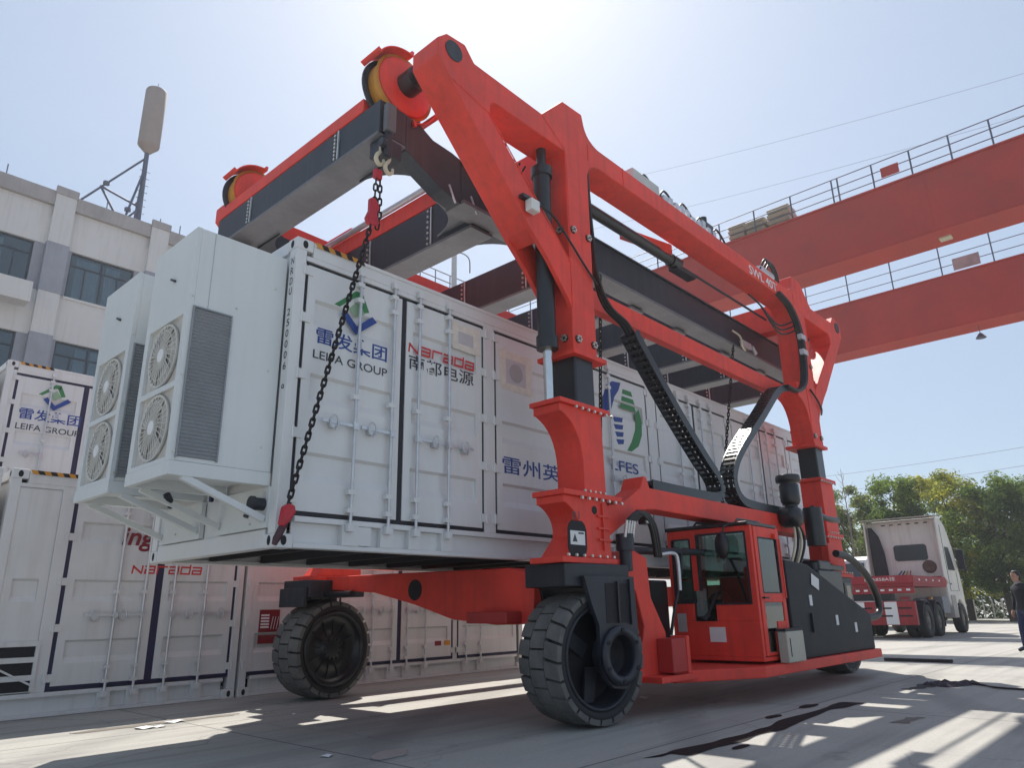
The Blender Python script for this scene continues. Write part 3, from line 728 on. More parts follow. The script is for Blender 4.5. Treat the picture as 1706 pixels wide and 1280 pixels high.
def side_frame(y0, y1, near):
    for rear in (False, True):
        # arm: leg, crown block, chord and tip in one welded plate box
        leg = [(6.12, 3.90), (6.56, 3.90), (6.56, 6.30)] + curve((6.56, 6.30), (6.57, 6.60), (6.92, 6.60), 6) + [(7.4, 6.60), (7.4, 6.885), (6.90, 6.875)] \
            + curve((6.90, 6.875), (6.60, 6.90), (6.545, 7.11), 6) + [(6.51, 7.26), (6.11, 7.24), (5.69, 6.82), (4.56, 6.84), (4.42, 7.0), (4.15, 6.97), (4.03, 6.85), (4.03, 6.64), (4.22, 6.42), (4.80, 6.30), (4.80, 6.42)] \
            + curve((4.80, 6.42), (4.82, 6.51), (4.92, 6.51), 4) + [(6.12, 6.51)]
        # split into simple convex-ish pieces so the caps triangulate cleanly
        MB().prism(mir(leg, rear), 'y', y0, y1).build("leg_frame", RED, gc, 0.012, fixn=True)
        # brace: box above, two cheek plates below so that the lift cylinder passes between them
        up = [(4.20, 6.44), (4.78, 6.31), (5.86, 5.26), (5.60, 5.08), (5.42, 5.17)]
        MB().prism(mir(up, rear), 'y', y0 + .003, y1 - .003).build("brace", RED, gc, 0.01, fixn=True)
        low = [(5.42, 5.17), (5.84, 5.28), (6.13, 5.00), (6.13, 4.40), (6.06, 4.52), (5.72, 4.90)]
        for a, b in ((y0 + .001, y0 + .06), (y1 - .06, y1 - .001)):
            MB().prism(mir(low, rear), 'y', a, b).build("brace_cheek", RED, gc, 0.006, fixn=True)
        X = (lambda v: 2 * MX - v) if rear else (lambda v: v)
        # sleeve flange, black inner column
        MB().box(X(6.06), X(6.68), y0 - .05, y1 + .09, 3.845, 3.899).build("sleeve_flange", RED, gc, 0.006)
        MB().box(X(6.155), X(6.50), y0 + .02, y1 - .05, 2.9, 3.86).build("inner_column", BLACKP, gc, 0.02)
        # lower leg: two flared boxes
        f2 = [(5.79, 3.22), (5.79, 3.13)] + curve((5.82, 3.13), (6.14, 3.02), (6.17, 2.62), 8) + [(6.17, 2.30), (6.56, 2.30), (6.54, 3.22)]
        if rear: f2 = [(6.02, 3.22), (6.02, 2.30), (6.60, 2.30), (6.60, 3.22)]
        MB().prism(mir(f2, rear), 'y', y0 - .02, y1 - .06).build("lower_sleeve", RED, gc, 0.008, fixn=True)
        MB().box(X(5.95 if rear else 5.76), X(6.66), y0 - .06, y1 - .03, 3.222, 3.275).build("sleeve_flange", RED, gc, 0.006)
        f1 = [(5.80, 2.24), (5.80, 2.16)] + curve((5.83, 2.16), (6.08, 2.06), (6.05, 1.84), 8) + [(5.84, 1.62), (6.60, 1.62), (6.56, 2.24)]
        if rear: f1 = [(6.0, 2.24), (5.95, 1.62), (6.64, 1.62), (6.60, 2.24)]
        MB().prism(mir(f1, rear), 'y', y0 - .02, y1 - .06).build("knuckle_box", RED, gc, 0.008, fixn=True)
        MB().box(X(5.95 if rear else 5.77), X(6.72 if rear else 6.80), y0 - .06, y1 - .03, 2.242, 2.298).build("sleeve_flange", RED, gc, 0.006)
        MB().box(X(5.72), X(6.66), y0 - .05, y1 - .02, 1.56, 1.618).build("sleeve_flange", RED, gc, 0.006)
        if near:
            for i in range(7):
                bolt(gc, (X(6.02 + i * .11), y0 - .07, 3.205), .017, 'y'); bolt(gc, (X(6.05 + i * .12), y0 - .07, 2.225), .018, 'y'); bolt(gc, (X(5.80 + i * .13), y0 - .06, 1.635), .015, 'y')
            for i in range(5): bolt(gc, (X(6.16 + i * .09), y0 - .03, 2.315), .014, 'y')
            for xx in (6.20, 6.50):
                for zz in (4.05, 5.45): rosette(gc, (X(xx), y0 - .001, zz))
            if not rear:
                for yy in (y0 + .12, y1 - .12): rosette(gc, (6.119, yy, 4.07), 'x'); rosette(gc, (6.119, yy, 5.46), 'x')
        # lift cylinder beside the leg
        cx, cy = X(5.90), (y0 + y1) / 2
        MB().cyl((cx, cy, 3.95), (cx, cy, 6.20), .105, n=20).cyl((cx, cy, 6.20), (cx, cy, 6.51), .06, n=12).cyl((cx, cy, 6.12), (cx, cy, 6.24), .13, n=20).cyl((cx, cy, 3.90), (cx, cy, 4.05), .125, n=20).build("lift_cylinder", BLACKP, gc)
        MB().cyl((cx, cy, 3.27), (cx, cy, 3.95), .055, n=16).build("lift_rod", CHROME, gc)
    # longitudinal beam between the legs, tie beam, lower side beam
    MB().box(7.401, 2 * MX - 7.401, y0 + .002, y1 - .002, 6.602, 6.884).build("top_beam", RED, gc, 0.012)
    yb = (y0 + .28, y1) if near else (y0, y0 + .13)
    MB().box(6.562, 2 * MX - 6.562, yb[0], yb[1], 4.74, 5.0).build("tie_beam", RED, gc, 0.008)
    low = [(6.60, 1.85), (6.60, 2.2), (6.95, 2.27), (7.32, 2.47), (7.40, 2.62), (7.46, 2.62), (7.52, 2.49), (2 * MX - 6.60, 2.47), (2 * MX - 6.60, 2.19), (7.60, 2.24), (7.20, 2.20), (6.95, 2.03)]
    MB().prism(low, 'y', y0 + .02, y1 - .10).build("lower_side_beam", RED, gc, 0.01, fixn=True)
side_frame(YN0, YN1, True)
side_frame(YF0, YF1, False)
# gussets on the near knuckle and its warning plate
for z in (1.80, 1.92, 2.05): MB().box(6.35, 6.58, YN0 - .05, YN0 - .019, z, z + .02).build("gusset", RED, gc)
MB().box(6.44, 6.46, YN0 - .045, YN0 - .0195, 1.70, 2.2).build("gusset", RED, gc)
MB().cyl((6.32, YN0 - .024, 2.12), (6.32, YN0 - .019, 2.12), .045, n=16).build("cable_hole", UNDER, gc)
pl = [(6.0 + .10 * c + .06 * (1 if c > 0 else -1 if c < 0 else 0), 1.80 + .13 * s_ + .06 * (1 if s_ > 0 else -1)) for c, s_ in [(math.cos(t), math.sin(t)) for t in [R_(15 + 30 * i) for i in range(12)]]]
MB().prism(pl, 'y', YN0 - .026, YN0 - .019).build("access_plate", UNDER, gc, fixn=True)
MB().box(5.88, 6.12, YN0 - .030, YN0 - .0255, 1.74, 1.88).build("warning_label", PAPER, gc)
MB().prism([(5.91, 1.77), (5.99, 1.77), (5.95, 1.85)], 'y', YN0 - .0325, YN0 - .0302).build("warning_triangle", GREY_T, gc, fixn=True)
MB().box(6.01, 6.10, YN0 - .0325, YN0 - .0302, 1.85, 1.868).build("warning_bar", GREY_T, gc)
text("lettering", "01", GREY_T, gc, (5.93, YN0 - .0215, 2.0), .1, fit=(.12, .08))
for rear in (False, True):
    for pts in ([(6.14, 6.50), (6.14, 5.05)], [(5.70, 6.80), (6.12, 6.52)], [(4.80, 6.30), (5.85, 5.28)], [(6.60, 6.62), (6.60, 6.86)], [(7.40, 6.61), (7.40, 6.88)], [(4.24, 6.44), (4.80, 6.32)], [(6.13, 5.0), (6.13, 4.42)], [(5.84, 5.28), (6.12, 5.0)]):
        p = mir(pts, rear); n = max(6, int(math.dist(p[0], p[1]) / .03)); rw_ = random.Random(len(p) + int(p[0][0] * 100))
        MB().tube([(p[0][0] + (p[1][0] - p[0][0]) * k / n, YN0 - .001, p[0][1] + (p[1][1] - p[0][1]) * k / n) for k in range(n + 1)], [rw_.uniform(.006, .010) for _ in range(n + 1)], 6).build("weld_bead", RED, gc)
# cross beams joining both side frames, shafts and sheaves at the arm tips
for (x0, x1, z0, z1) in ((6.18, 6.50, 6.26, 6.80), (2 * MX - 6.50, 2 * MX - 6.18, 6.26, 6.80)):
    MB().box(x0, x1, YN1 + .001, YF0 - .001, z0, z1).build("cross_beam", RED, gc, 0.012)
for (x, s_) in ((4.25, 1), (2 * MX - 4.25, -1)):
    for (ya, yb, yc, yo) in ((YN0, 5.76, 5.58, YN0 - .012), (YF1, 8.62, 8.84, YF1 + .012)):
        MB().cyl((x, ya + (.001 if ya < 6 else -.001), 6.80), (x, yb, 6.80), .085, n=20).build("sheave_shaft", BLACKP, gc)
        MB().cyl((x, ya, 6.80), (x, yo, 6.80), .12, n=20).build("shaft_cap", STEEL_D, gc)
        MB().lathe([(.06, -.125), (.40, -.125), (.365, -.04), (.365, .07), (.06, .07)], (x, yc, 6.80), 'y', 40).build("sheave_groove", YEL, gc)
        MB().lathe([(.0, .071), (.41, .071), (.43, .08), (.43, .10), (.0, .10)], (x, yc, 6.80), 'y', 40).build("sheave_flange", STEEL_D, gc, fixn=True)
        MB().lathe([(.0, -.165), (.26, -.165), (.345, -.15), (.37, -.127), (.0, -.127)], (x, yc, 6.80), 'y', 40).build("sheave", RED, gc, fixn=True)
        MB().cyl((x, yc - .16, 6.80), (x, yc - .36, 6.80), .14, n=20).build("sheave_hub", BLACKP, gc)
        for a0, a1 in ((82, 152), (-78, -22)) if s_ > 0 else ((28, 98), (202, 258)):
            MB().prism(arc(x, 6.80, .445, .46, R_(a0), R_(a1), 10), 'y', yc - .19, yc + .12).build("rope_guard", RED, gc, fixn=True)
            for b0 in (a0, a1 - 4): MB().prism(arc(x, 6.80, .435, .50, R_(b0), R_(b0 + 4), 2), 'y', yc - .195, yc + .125).build("guard_lip", RED, gc, fixn=True)
# horizontal stroke cylinder under the near top beam
MB().cyl((6.60, 5.16, 6.42), (9.55, 5.16, 6.42), .085, n=18).cyl((9.45, 5.16, 6.42), (9.68, 5.16, 6.42), .105, n=18).build("stroke_cylinder", BLACKP, gc)
MB().cyl((9.68, 5.16, 6.42), (13.0, 5.16, 6.42), .022, n=10).build("stroke_rod", STEEL_D, gc)
MB().bar((8.3, 5.3, 6.50), (9.3, 5.07, 6.50), .10, .16).build("cylinder_bracket", RED, gc, .006)
MB().box(9.55, 10.15, 5.10, 5.26, 6.30, 6.36).build("cable_tray", STEEL_D, gc)
# load markings and cabinet on the top beam
text("lettering", "SWL 40T", WHITE_T, gc, (11.25, YN0 - .0015, 6.64), .2, fit=(1.15, .17), weight=.002)
MB().box(7.75, 8.45, YN0 + .05, YN1 - .05, 6.89, 7.10).build("valve_cover", mat("pale_cover", (.52, .52, .50), .5), gc, .01)
v = MB()
rnd = random.Random(3)
for i in range(10):
    x = 8.6 + i * .17; v.box(x, x + .10, YN0 + .06, YN1 - .08, 6.89, 7.02 + rnd.random() * .10)
v.build("valve_block", GALV, gc, .006)
for k in range(5):
    x = 8.0 + k * .55
    MB().tube(smooth_path([(x, YN0 + .12, 6.98), (x + .12, YN0 + .1, 7.12 + .05 * rnd.random()), (x + .35, YN0 + .1, 7.06), (x + .6, YN0 + .14, 6.93)]), .017, 6).build("hydraulic_hose", HOSE, gc)
MB().box(9.98, 10.25, YN0 + .1, YN1 - .1, 6.89, 7.18).cyl((10.1, YN0 + .2, 7.08), (10.1, YN0 + .2, 7.32), .06, n=10).build("pump_motor", BLACKP, gc, .01)
MB().cyl((12.0, YN0 + .15, 6.98), (12.45, YN0 + .15, 6.98), .12, n=16).build("pump_motor", GALV, gc)
for k in range(3):
    MB().tube(smooth_path([(12.0 + .1 * k, YN0 + .1, 7.02), (12.15 + .12 * k, YN0 + .05, 7.25), (12.5 + .1 * k, YN0 + .08, 7.15), (12.65 + .06 * k, YN0 + .1, 6.88)]), .022, 6).build("hydraulic_hose", HOSE, gc)
# hoses down the front leg, into the drag chain
for k in range(3):
    MB().tube(smooth_path([(6.62 + .03 * k, 4.68 + .05 * k, 6.62), (6.60 + .03 * k, 4.66 + .05 * k, 6.1), (6.64 + .02 * k, 4.66 + .04 * k, 5.5), (6.74 + .02 * k, 4.68 + .04 * k, 5.0), (6.98, 4.70 + .04 * k, 4.72), (7.40, 4.72 + .05 * k, 4.60), (7.62, 4.74 + .05 * k, 4.40)]), .022, 6).build("hydraulic_hose", HOSE, gc)
MB().tube(smooth_path([(5.45, 4.62, 5.52), (5.75, 4.60, 5.46), (6.0, 4.60, 5.30), (6.35, 4.61, 5.04), (6.62, 4.62, 4.86)]), .014, 6).build("cable", HOSE, gc)
MB().box(5.32, 5.46, 4.52, 4.62, 5.32, 5.46).build("work_lamp", mat("lamp_white", (.7, .7, .68), .4), gc, .01)
MB().box(5.24, 5.54, 4.57, 4.64, 5.46, 5.50).build("lamp_bracket", BLACKP, gc)
for k in range(5):
    MB().tube(smooth_path([(5.0 + .13 * k, 5.08, 6.55), (5.1 + .13 * k, 5.2, 6.15), (5.35 + .11 * k, 5.3, 6.05), (5.55 + .1 * k, 5.15, 6.45)]), .014, 5).build("hydraulic_hose", HOSE, gc)
# hose bundle at the rear leg
for k in range(6):
    y = YN0 - .05 + .035 * (k % 3); dx = .05 * (k // 3)
    MB().tube(smooth_path([(12.35 + dx, y, 6.62), (12.75 + dx, y - .03, 6.45), (13.0 + dx, y - .05, 6.05), (13.05 + dx, y - .04, 5.5), (12.95 + dx, y - .02, 5.0), (12.6 + dx, y, 4.78), (12.25 + dx, y + .04, 4.80)]), .028, 6).build("hydraulic_hose", HOSE, gc)
for z in (5.55, 5.85): MB().box(12.95, 13.17, YN0 - .13, YN0 - .05, z, z + .10).build("hose_clamp", GALV, gc)
for k in range(3):
    MB().tube(smooth_path([(13.1, YN0 - .02, 6.3 - .1 * k), (12.5, YN0 + .1, 6.05 - .08 * k), (11.9, YN0 + .15, 6.28), (11.55, YN0 + .2, 6.4)]), .016, 6).build("hydraulic_hose", HOSE, gc)
MB().tube(smooth_path([(13.3, YN0 - .02, 4.95), (13.5, YN0 - .05, 4.78), (13.75, YN0 - .02, 4.66), (14.05, YN0 + .1, 4.62)]), .018, 6).build("cable", HOSE, gc)
# leg haunches to the tie beam
MB().prism([(13.18, 5.0), (12.75, 5.0), (12.75, 4.74)] + curve((12.75, 4.74), (13.13, 4.65), (13.18, 4.15), 6), 'y', YN0 + .01, YN1 - .01).build("haunch", RED, gc, .006, fixn=True)

# drag chains: links are parts
lk = MB()
for y in (-.115, .100): lk.box(-.052, .052, y, y + .015, -.062, .062)
lk.box(-.02, .02, -.10, .10, .046, .056).box(-.02, .02, -.10, .10, -.056, -.046)
lo = lk.build("chain_link", BLACKP); DRAG = lo.data; bpy.data.objects.remove(lo)
def along(path, pitch):
    pts = smooth_path(path, 12); d = [0]
    for i in range(1, len(pts)): d.append(d[-1] + (pts[i] - pts[i - 1]).length)
    out = []; s_ = pitch / 2; i = 0
    while s_ < d[-1]:
        while d[i + 1] < s_: i += 1
        t = (s_ - d[i]) / max(1e-6, d[i + 1] - d[i]); out.append((pts[i].lerp(pts[i + 1], t), (pts[i + 1] - pts[i]).normalized())); s_ += pitch
    return out
for path in ([(7.50, 4.78, 4.52), (7.68, 4.78, 4.32), (8.38, 4.78, 3.66), (9.05, 4.78, 3.10), (9.38, 4.78, 2.85), (9.45, 4.78, 2.66), (9.25, 4.78, 2.555), (8.4, 4.78, 2.54), (7.6, 4.78, 2.545)],
             [(12.3, 4.78, 4.78), (11.9, 4.78, 4.62), (11.15, 4.78, 4.05), (10.35, 4.78, 3.45), (10.0, 4.78, 3.12), (9.88, 4.78, 2.85), (10.02, 4.78, 2.62), (10.4, 4.78, 2.545), (11.5, 4.78, 2.54)]):
    dc = MB().tube(smooth_path([(p[0], p[1] - .03, p[2]) for p in path], 8), .028, 6).tube(smooth_path([(p[0], p[1] + .04, p[2]) for p in path], 8), .024, 6).build("drag_chain", HOSE, gc)
    for p, t in along(path, .098):
        inst(DRAG, "chain_link", dc, p, (0, -math.atan2(t.z, t.x), 0))

# wheels
def make_wheel():
    root = bpy.data.objects.new("wheel", None); COL.objects.link(root)
    R0, W = .645, .57
    ty = MB().lathe([(.50, -W / 2 + .03), (.53, -W / 2), (.585, -W / 2 + .006), (.60, -W / 2 + .04), (.60, W / 2 - .04), (.585, W / 2 - .006), (.53, W / 2), (.50, W / 2 - .03)], (0, 0, 0), 'y', 64).build("tyre", RUBBER_D, root)
    tr = MB(); n = 22
    for k in range(n):
        t0 = 2 * math.pi * k / n
        for (ya, yb, sk, wd) in ((-W / 2 + .004, -.108, .0, .84), (-.098, .098, .5, .90), (.108, W / 2 - .004, .0, .84)):
            a0 = t0 + (sk + .0) * 2 * math.pi / n; a1 = a0 + wd * 2 * math.pi / n; q = []
            for rr in (.57, R0):
                for (yy, sh) in ((ya, .06), (yb, -.02)):
                    for j in range(4):
                        a = a0 + (a1 - a0) * j / 3 + (sh if abs(yy) > .2 else 0); r2 = rr - (.022 if (abs(yy) > .25 and rr > .62) else 0)
                        q.append((r2 * math.cos(a), yy, r2 * math.sin(a)))
            f = []
            for j in range(3):
                f += [(8 + j, 9 + j, 13 + j, 12 + j), (j, 8 + j, 9 + j, 1 + j)[::-1], (4 + j, 5 + j, 13 + j, 12 + j)[::-1]]
            f += [(0, 4, 12, 8), (3, 7, 15, 11)]
            tr.add(q, f)
    tr.build("tread", RUBBER, ty, fixn=True)
    MB().lathe([(.505, .27), (.49, .287), (.472, .287), (.455, .26), (.445, .20), (.36, .165), (.17, .17), (.165, .225), (.10, .24), (0.0, .24)], (0, 0, 0), 'y', 48).build("rim", BLACKP, root, fixn=True)
    MB().lathe([(.505, -.25), (.495, -.275), (.475, -.275), (.46, -.25), (.45, -.10), (.43, -.03)], (0, 0, 0), 'y', 48).build("rim_ring", STEEL_D, root)
    MB().lathe([(.43, -.03), (.20, -.02), (.17, -.06), (0.0, -.06)], (0, 0, 0), 'y', 48).build("rim_dish", UNDER, root)
    for k in range(3):
        t = k * 2 * math.pi / 3 + .45; c, s_ = math.cos(t), math.sin(t)
        MB().bar((.10 * c, -.11, .10 * s_), (.435 * c, -.08, .435 * s_), .035, .15, (s_, 0, -c)).build("rim_arm", STEEL_D, root, .008)
    for k in range(12):
        t = k * math.pi / 6
        for s_ in (1,): MB().cyl((.135 * math.cos(t), s_ * .225, .135 * math.sin(t)), (.135 * math.cos(t), s_ * .255, .135 * math.sin(t)), .018, n=6).build('wheel_nut', STEEL_D, root)
    for k in range(12):
        t = k * math.pi / 6 + .1; c, s_ = math.cos(t), math.sin(t)
        MB().bar((.18 * c, .168, .18 * s_), (.40 * c, .172, .40 * s_), .014, .022, (0, 1, 0)).build("rim_rib", BLACKP, root)
    return root
wh = make_wheel()
def place_wheel(w, x, y, rz, lab):
    w.parent = gc; w.location = Vector((x, y, .645)) - gc.location; w.rotation_euler = (0, 0, R_(rz)); w["label"] = lab
places = [(6.30, 4.85, -7, "near front wheel with chunky tread under a black fork"), (6.10, 9.27, 184, "far front wheel under the container"), (13.44, 4.90, 0, "near rear wheel below the engine cover"), (13.44, 9.27, 0, "far rear wheel")]
ws = [wh] + [copy_tree(wh) for _ in places[1:]]
for w, p in zip(ws, places): place_wheel(w, *p)
# wheel carriers (fork plates)
def fork(xc, yc, full, rz=0):
    A = R_(rz)
    MB().box(xc - .50, xc + .46, yc - .30, yc + .30, 1.33, 1.556).rot(xc, yc, A).build("fork_crown", STEEL_D, gc, .012)
    if not full: MB().box(xc - .56, xc - .501, yc - .26, yc + .30, 1.20, 1.45).rot(xc, yc, A).build("mud_flap", STEEL_D, gc, .01)
    for s_ in ((-1, 1) if full else (1,)):
        yo = yc + s_ * .315; ya, yb = min(yo, yo + s_ * .05), max(yo, yo + s_ * .05)
        pl = [(xc - .30, 1.43), (xc + .45, 1.43), (xc + .47, .95), (xc + .46, .62), (xc + .38, .42), (xc + .24, .34), (xc + .06, .36), (xc - .06, .45), (xc - .12, .62), (xc - .11, .95), (xc - .20, 1.15)]
        cx, cz, y2 = xc + .17, .66, (ya if s_ < 0 else yb)
        # plate cut in two around the open axle eye
        hole = [(cx + .20 * math.cos(t), cz + .20 * math.sin(t)) for t in [k * math.pi / 12 for k in range(25)]]
        up = [(xc - .30, 1.43), (xc + .45, 1.43), (xc + .47, .95), (xc + .465, cz)] + [(cx + .20, cz)] + hole[1:12] + [(cx - .20, cz)] + [(xc - .115, cz), (xc - .11, .95), (xc - .20, 1.15)]
        lo = [(xc + .465, cz), (xc + .38, .42), (xc + .24, .34), (xc + .06, .36), (xc - .06, .45), (xc - .115, cz), (cx - .20, cz)] + hole[13:24] + [(cx + .20, cz)]
        arm = MB().prism(up, 'y', ya, yb).prism(lo, 'y', ya, yb).rot(xc, yc, A).build("fork_arm", STEEL_D, gc, 0, fixn=True)
        MB().lathe([(.20, 0), (.285, 0), (.285, s_ * .045), (.20, s_ * .045), (.20, 0), (.20, -s_ * .20)], (cx, y2, cz), 'y', 36).rot(xc, yc, A).build("axle_ring", STEEL_D, gc)
        MB().lathe([(.20, -s_ * .12), (.14, -s_ * .12), (.14, -s_ * .16), (0, -s_ * .16)], (cx, y2, cz), 'y', 30).rot(xc, yc, A).build("axle_hub", UNDER, gc)
        for k in range(6):
            t = k * math.pi / 3 + .5; p = (cx + .245 * math.cos(t), y2 + s_ * .045, cz + .245 * math.sin(t))
            MB().cyl(p, (p[0], p[1] + s_ * .012, p[2]), .022, n=8).rot(xc, yc, A).build("ring_bolt", UNDER, gc)
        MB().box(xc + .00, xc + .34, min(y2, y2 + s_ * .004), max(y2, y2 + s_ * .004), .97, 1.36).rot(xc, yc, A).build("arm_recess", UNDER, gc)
        MB().box(xc + .16, xc + .18, min(y2, y2 + s_ * .03), max(y2, y2 + s_ * .03), .97, 1.38).rot(xc, yc, A).build("arm_rib", STEEL_D, gc)
        MB().box(xc + .35, xc + .37, min(y2, y2 + s_ * .03), max(y2, y2 + s_ * .03), .95, 1.40).rot(xc, yc, A).build("arm_rib", STEEL_D, gc)
fork(6.30, 4.85, True, -7); fork(6.10, 9.27, False, 4); fork(13.44, 4.90, False); fork(13.44, 9.27, False)
# steering actuator and fittings beside the front knuckle
MB().cyl((6.86, 4.62, 1.50), (6.86, 4.62, 1.72), .07, n=14).cyl((6.86, 4.62, 1.72), (6.86, 4.62, 1.90), .10, n=14).build("steer_motor", STEEL_D, gc)
f_ = MB()
for k in range(4): f_.cyl((6.78 + .05 * k, 4.56, 1.86), (6.78 + .05 * k, 4.52, 2.04), .018, n=8)
f_.build("hose_fitting", GALV, gc)
for k in range(3):
    MB().tube(smooth_path([(6.80 + .06 * k, 4.54, 2.02), (7.0 + .06 * k, 4.5, 2.14), (7.25 + .05 * k, 4.52, 2.0), (7.45 + .05 * k, 4.6, 1.68)]), .026, 7).build("hydraulic_hose", HOSE, gc)
MB().box(7.12, 7.27, 4.50, 4.60, 2.02, 2.12).build("work_lamp", BLACKP, gc, .01)
MB().box(7.14, 7.25, 4.494, 4.50, 2.035, 2.105).build("lamp_lens", GALV, gc)
# low front axle beam from the near to the far wheel, belly deepening towards the near side
ab = [(9.75, 1.62), (9.75, 1.44), (8.9, 1.42), (8.0, 1.36), (7.2, 1.20), (6.5, 1.02), (5.8, .96), (5.25, .97), (5.22, 1.40), (5.35, 1.50), (5.6, 1.56), (8.6, 1.60)]
MB().prism(ab, 'x', 6.0, 6.45).build("axle_beam", RED, gc, .015, fixn=True)
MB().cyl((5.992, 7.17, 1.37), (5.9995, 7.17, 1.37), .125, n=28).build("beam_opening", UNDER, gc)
MB().box(5.85, 6.55, 9.0, 9.6, 1.44, 1.56).build("axle_head", RED, gc, .01)
MB().box(5.75, 5.99, 5.4, 6.0, .98, 1.10).build("skid_plate", RED_D, gc, .01)
MB().cyl((5.9, 8.35, 1.36), (5.9, 9.15, 1.36), .04, n=10).build("track_rod", BLACKP, gc)
MB().box(5.70, 6.0, 9.02, 9.5, 1.30, 1.42).build("brake_unit", BLACKP, gc, .02)
# rear axle beam
MB().box(13.2, 13.6, 5.26, 9.0, 1.12, 1.50).build("axle_beam", RED, gc, .015)
# lower frame near side: swan neck, platform, box step
sw = [(6.72, 1.60), (7.08, 1.74), (7.34, 1.66), (7.38, 1.22), (7.64, .84), (7.66, .342), (7.0, .342), (6.98, .50), (7.16, .78), (7.20, .92), (7.08, 1.28), (6.92, 1.46)]
MB().prism(sw, 'y', 4.66, 5.00).build("swan_neck", RED, gc, .012, fixn=True)
MB().box(7.42, 7.72, 4.46, 4.658, .42, .78).build("step_box", RED_D, gc, .01)
MB().box(7.722, 7.79, 4.45, 4.658, .40, .80).build("step_frame", RED, gc, .01)
MB().box(7.1, 7.90, 4.42, 4.657, .34, .40).build("step_frame", RED, gc, .006)
MB().prism([(7.6, 5.1), (7.6, 4.55), (8.70, 4.0), (13.0, 4.0), (13.0, 5.1)], 'z', .30, .425).build("platform", RED, gc, .012, fixn=True)
MB().box(7.3, 13.2, 5.101, 5.30, .36, .62).build("chassis_rail", RED, gc, .01)
MB().cyl((7.1, 4.72, 1.74), (8.9, 4.80, 1.80), .045, n=10).build("hydraulic_pipe", STEEL_D, gc)
MB().tube(smooth_path([(7.55, 4.62, 1.70), (7.70, 4.52, 1.72), (7.76, 4.5, 1.64), (7.76, 4.5, 1.30)]), .022, 7).build("hydraulic_pipe", GALV, gc)
MB().tube(smooth_path([(8.3, 4.75, 1.80), (8.15, 4.70, 1.5), (7.95, 4.70, 1.1), (7.9, 4.75, .8)]), .02, 7).build("hydraulic_hose", HOSE, gc)
MB().box(7.98, 8.28, 5.305, 5.319, .98, 1.36).build("data_plate", PAPER, gc)
MB().box(7.45, 8.86, 5.32, 5.56, .50, 1.46).build("dark_gap_filler", BLACKP, gc, .03)  # black box added to darken the bright gap between swan neck and cab
MB().box(7.95, 8.2, 5.102, 5.25, .63, .95).build("valve_block", BLACKP, gc, .01)

# --- driver's cab
CBX0, CBX1, CBY0, CBY1, CBZ0, CBZ1 = 8.90, 9.74, 4.09, 5.30, .46, 2.10
cabp = MB()
t = .06
cabp.box(CBX0, CBX1, CBY0, CBY1, CBZ0, CBZ0 + .05)
cabp.box(CBX0 + .0, CBX0 + t, CBY0, CBY1, CBZ0 + .05, .93)                     # front lower panel
cabp.box(CBX0, CBX0 + t, 4.98, CBY1, .93, 1.16)
cabp.box(CBX0, CBX0 + t, 4.09, 4.17, .93, CBZ1).box(CBX0, CBX0 + t, 4.86, 4.96, 1.31, CBZ1).box(CBX0, CBX0 + t, 5.24, CBY1, 1.16, CBZ1)
cabp.box(CBX0, CBX0 + t, 4.17, 4.86, 2.02, CBZ1).box(CBX0, CBX0 + t, 4.96, 5.24, 1.98, CBZ1)
cabp.box(CBX1 - t, CBX1, CBY0, CBY1, CBZ0 + .05, 1.2).box(CBX1 - t, CBX1, CBY0, CBY0 + .1, 1.2, CBZ1).box(CBX1 - t, CBX1, CBY1 - .1, CBY1, 1.2, CBZ1)
cabp.box(CBX0 + t, CBX1 - t, CBY1 - t, CBY1, CBZ0 + .05, .95)
cab = cabp.build("cab", RED, gc, .008)
MB().box(CBX0 - .02, CBX1 + .02, CBY0 + .02, CBY1 + .02, CBZ1 + .001, CBZ1 + .05).build("cab_roof", BLACKP, cab, .015)
MB().box(CBX1 - t - .02, CBX1 - t - .001, CBY0 + .07, CBY1 - .07, CBZ0 + .06, 1.2).build("cab_lining", SEAT, cab)
MB().box(CBX0 + t + .02, CBX1 - t - .03, CBY1 - t - .02, CBY1 - t - .001, CBZ0 + .06, .95).build("cab_lining", SEAT, cab)
MB().box(CBX0 + t + .001, CBX0 + t + .02, CBY0 + .08, CBY1 - .08, CBZ0 + .06, .92).build("cab_lining", SEAT, cab)
MB().box(CBX1 - .034, CBX1 - .026, CBY0 + .1, CBY1 - .1, 1.201, 2.07).build("rear_window", GLASS_G, cab)
MB().box(CBX0 + .1, CBX1 - .1, CBY1 - .034, CBY1 - .026, .951, 2.07).build("side_window", GLASS_G, cab)
MB().box(CBX1 - .10, CBX1, CBY1 - .06, CBY1, .951, CBZ1).build("cab_pillar", RED, cab); MB().box(CBX0 + t, CBX0 + .10, CBY1 - .06, CBY1, .951, CBZ1).build("cab_pillar", RED, cab)
for y in (4.3, 4.9): MB().tube([(CBX0 + .05, y, 2.15), (CBX0 + .12, y, 2.20), (CBX1 - .1, y, 2.20), (CBX1 - .05, y, 2.15)], .015, 6).build("roof_rail", BLACKP, cab)
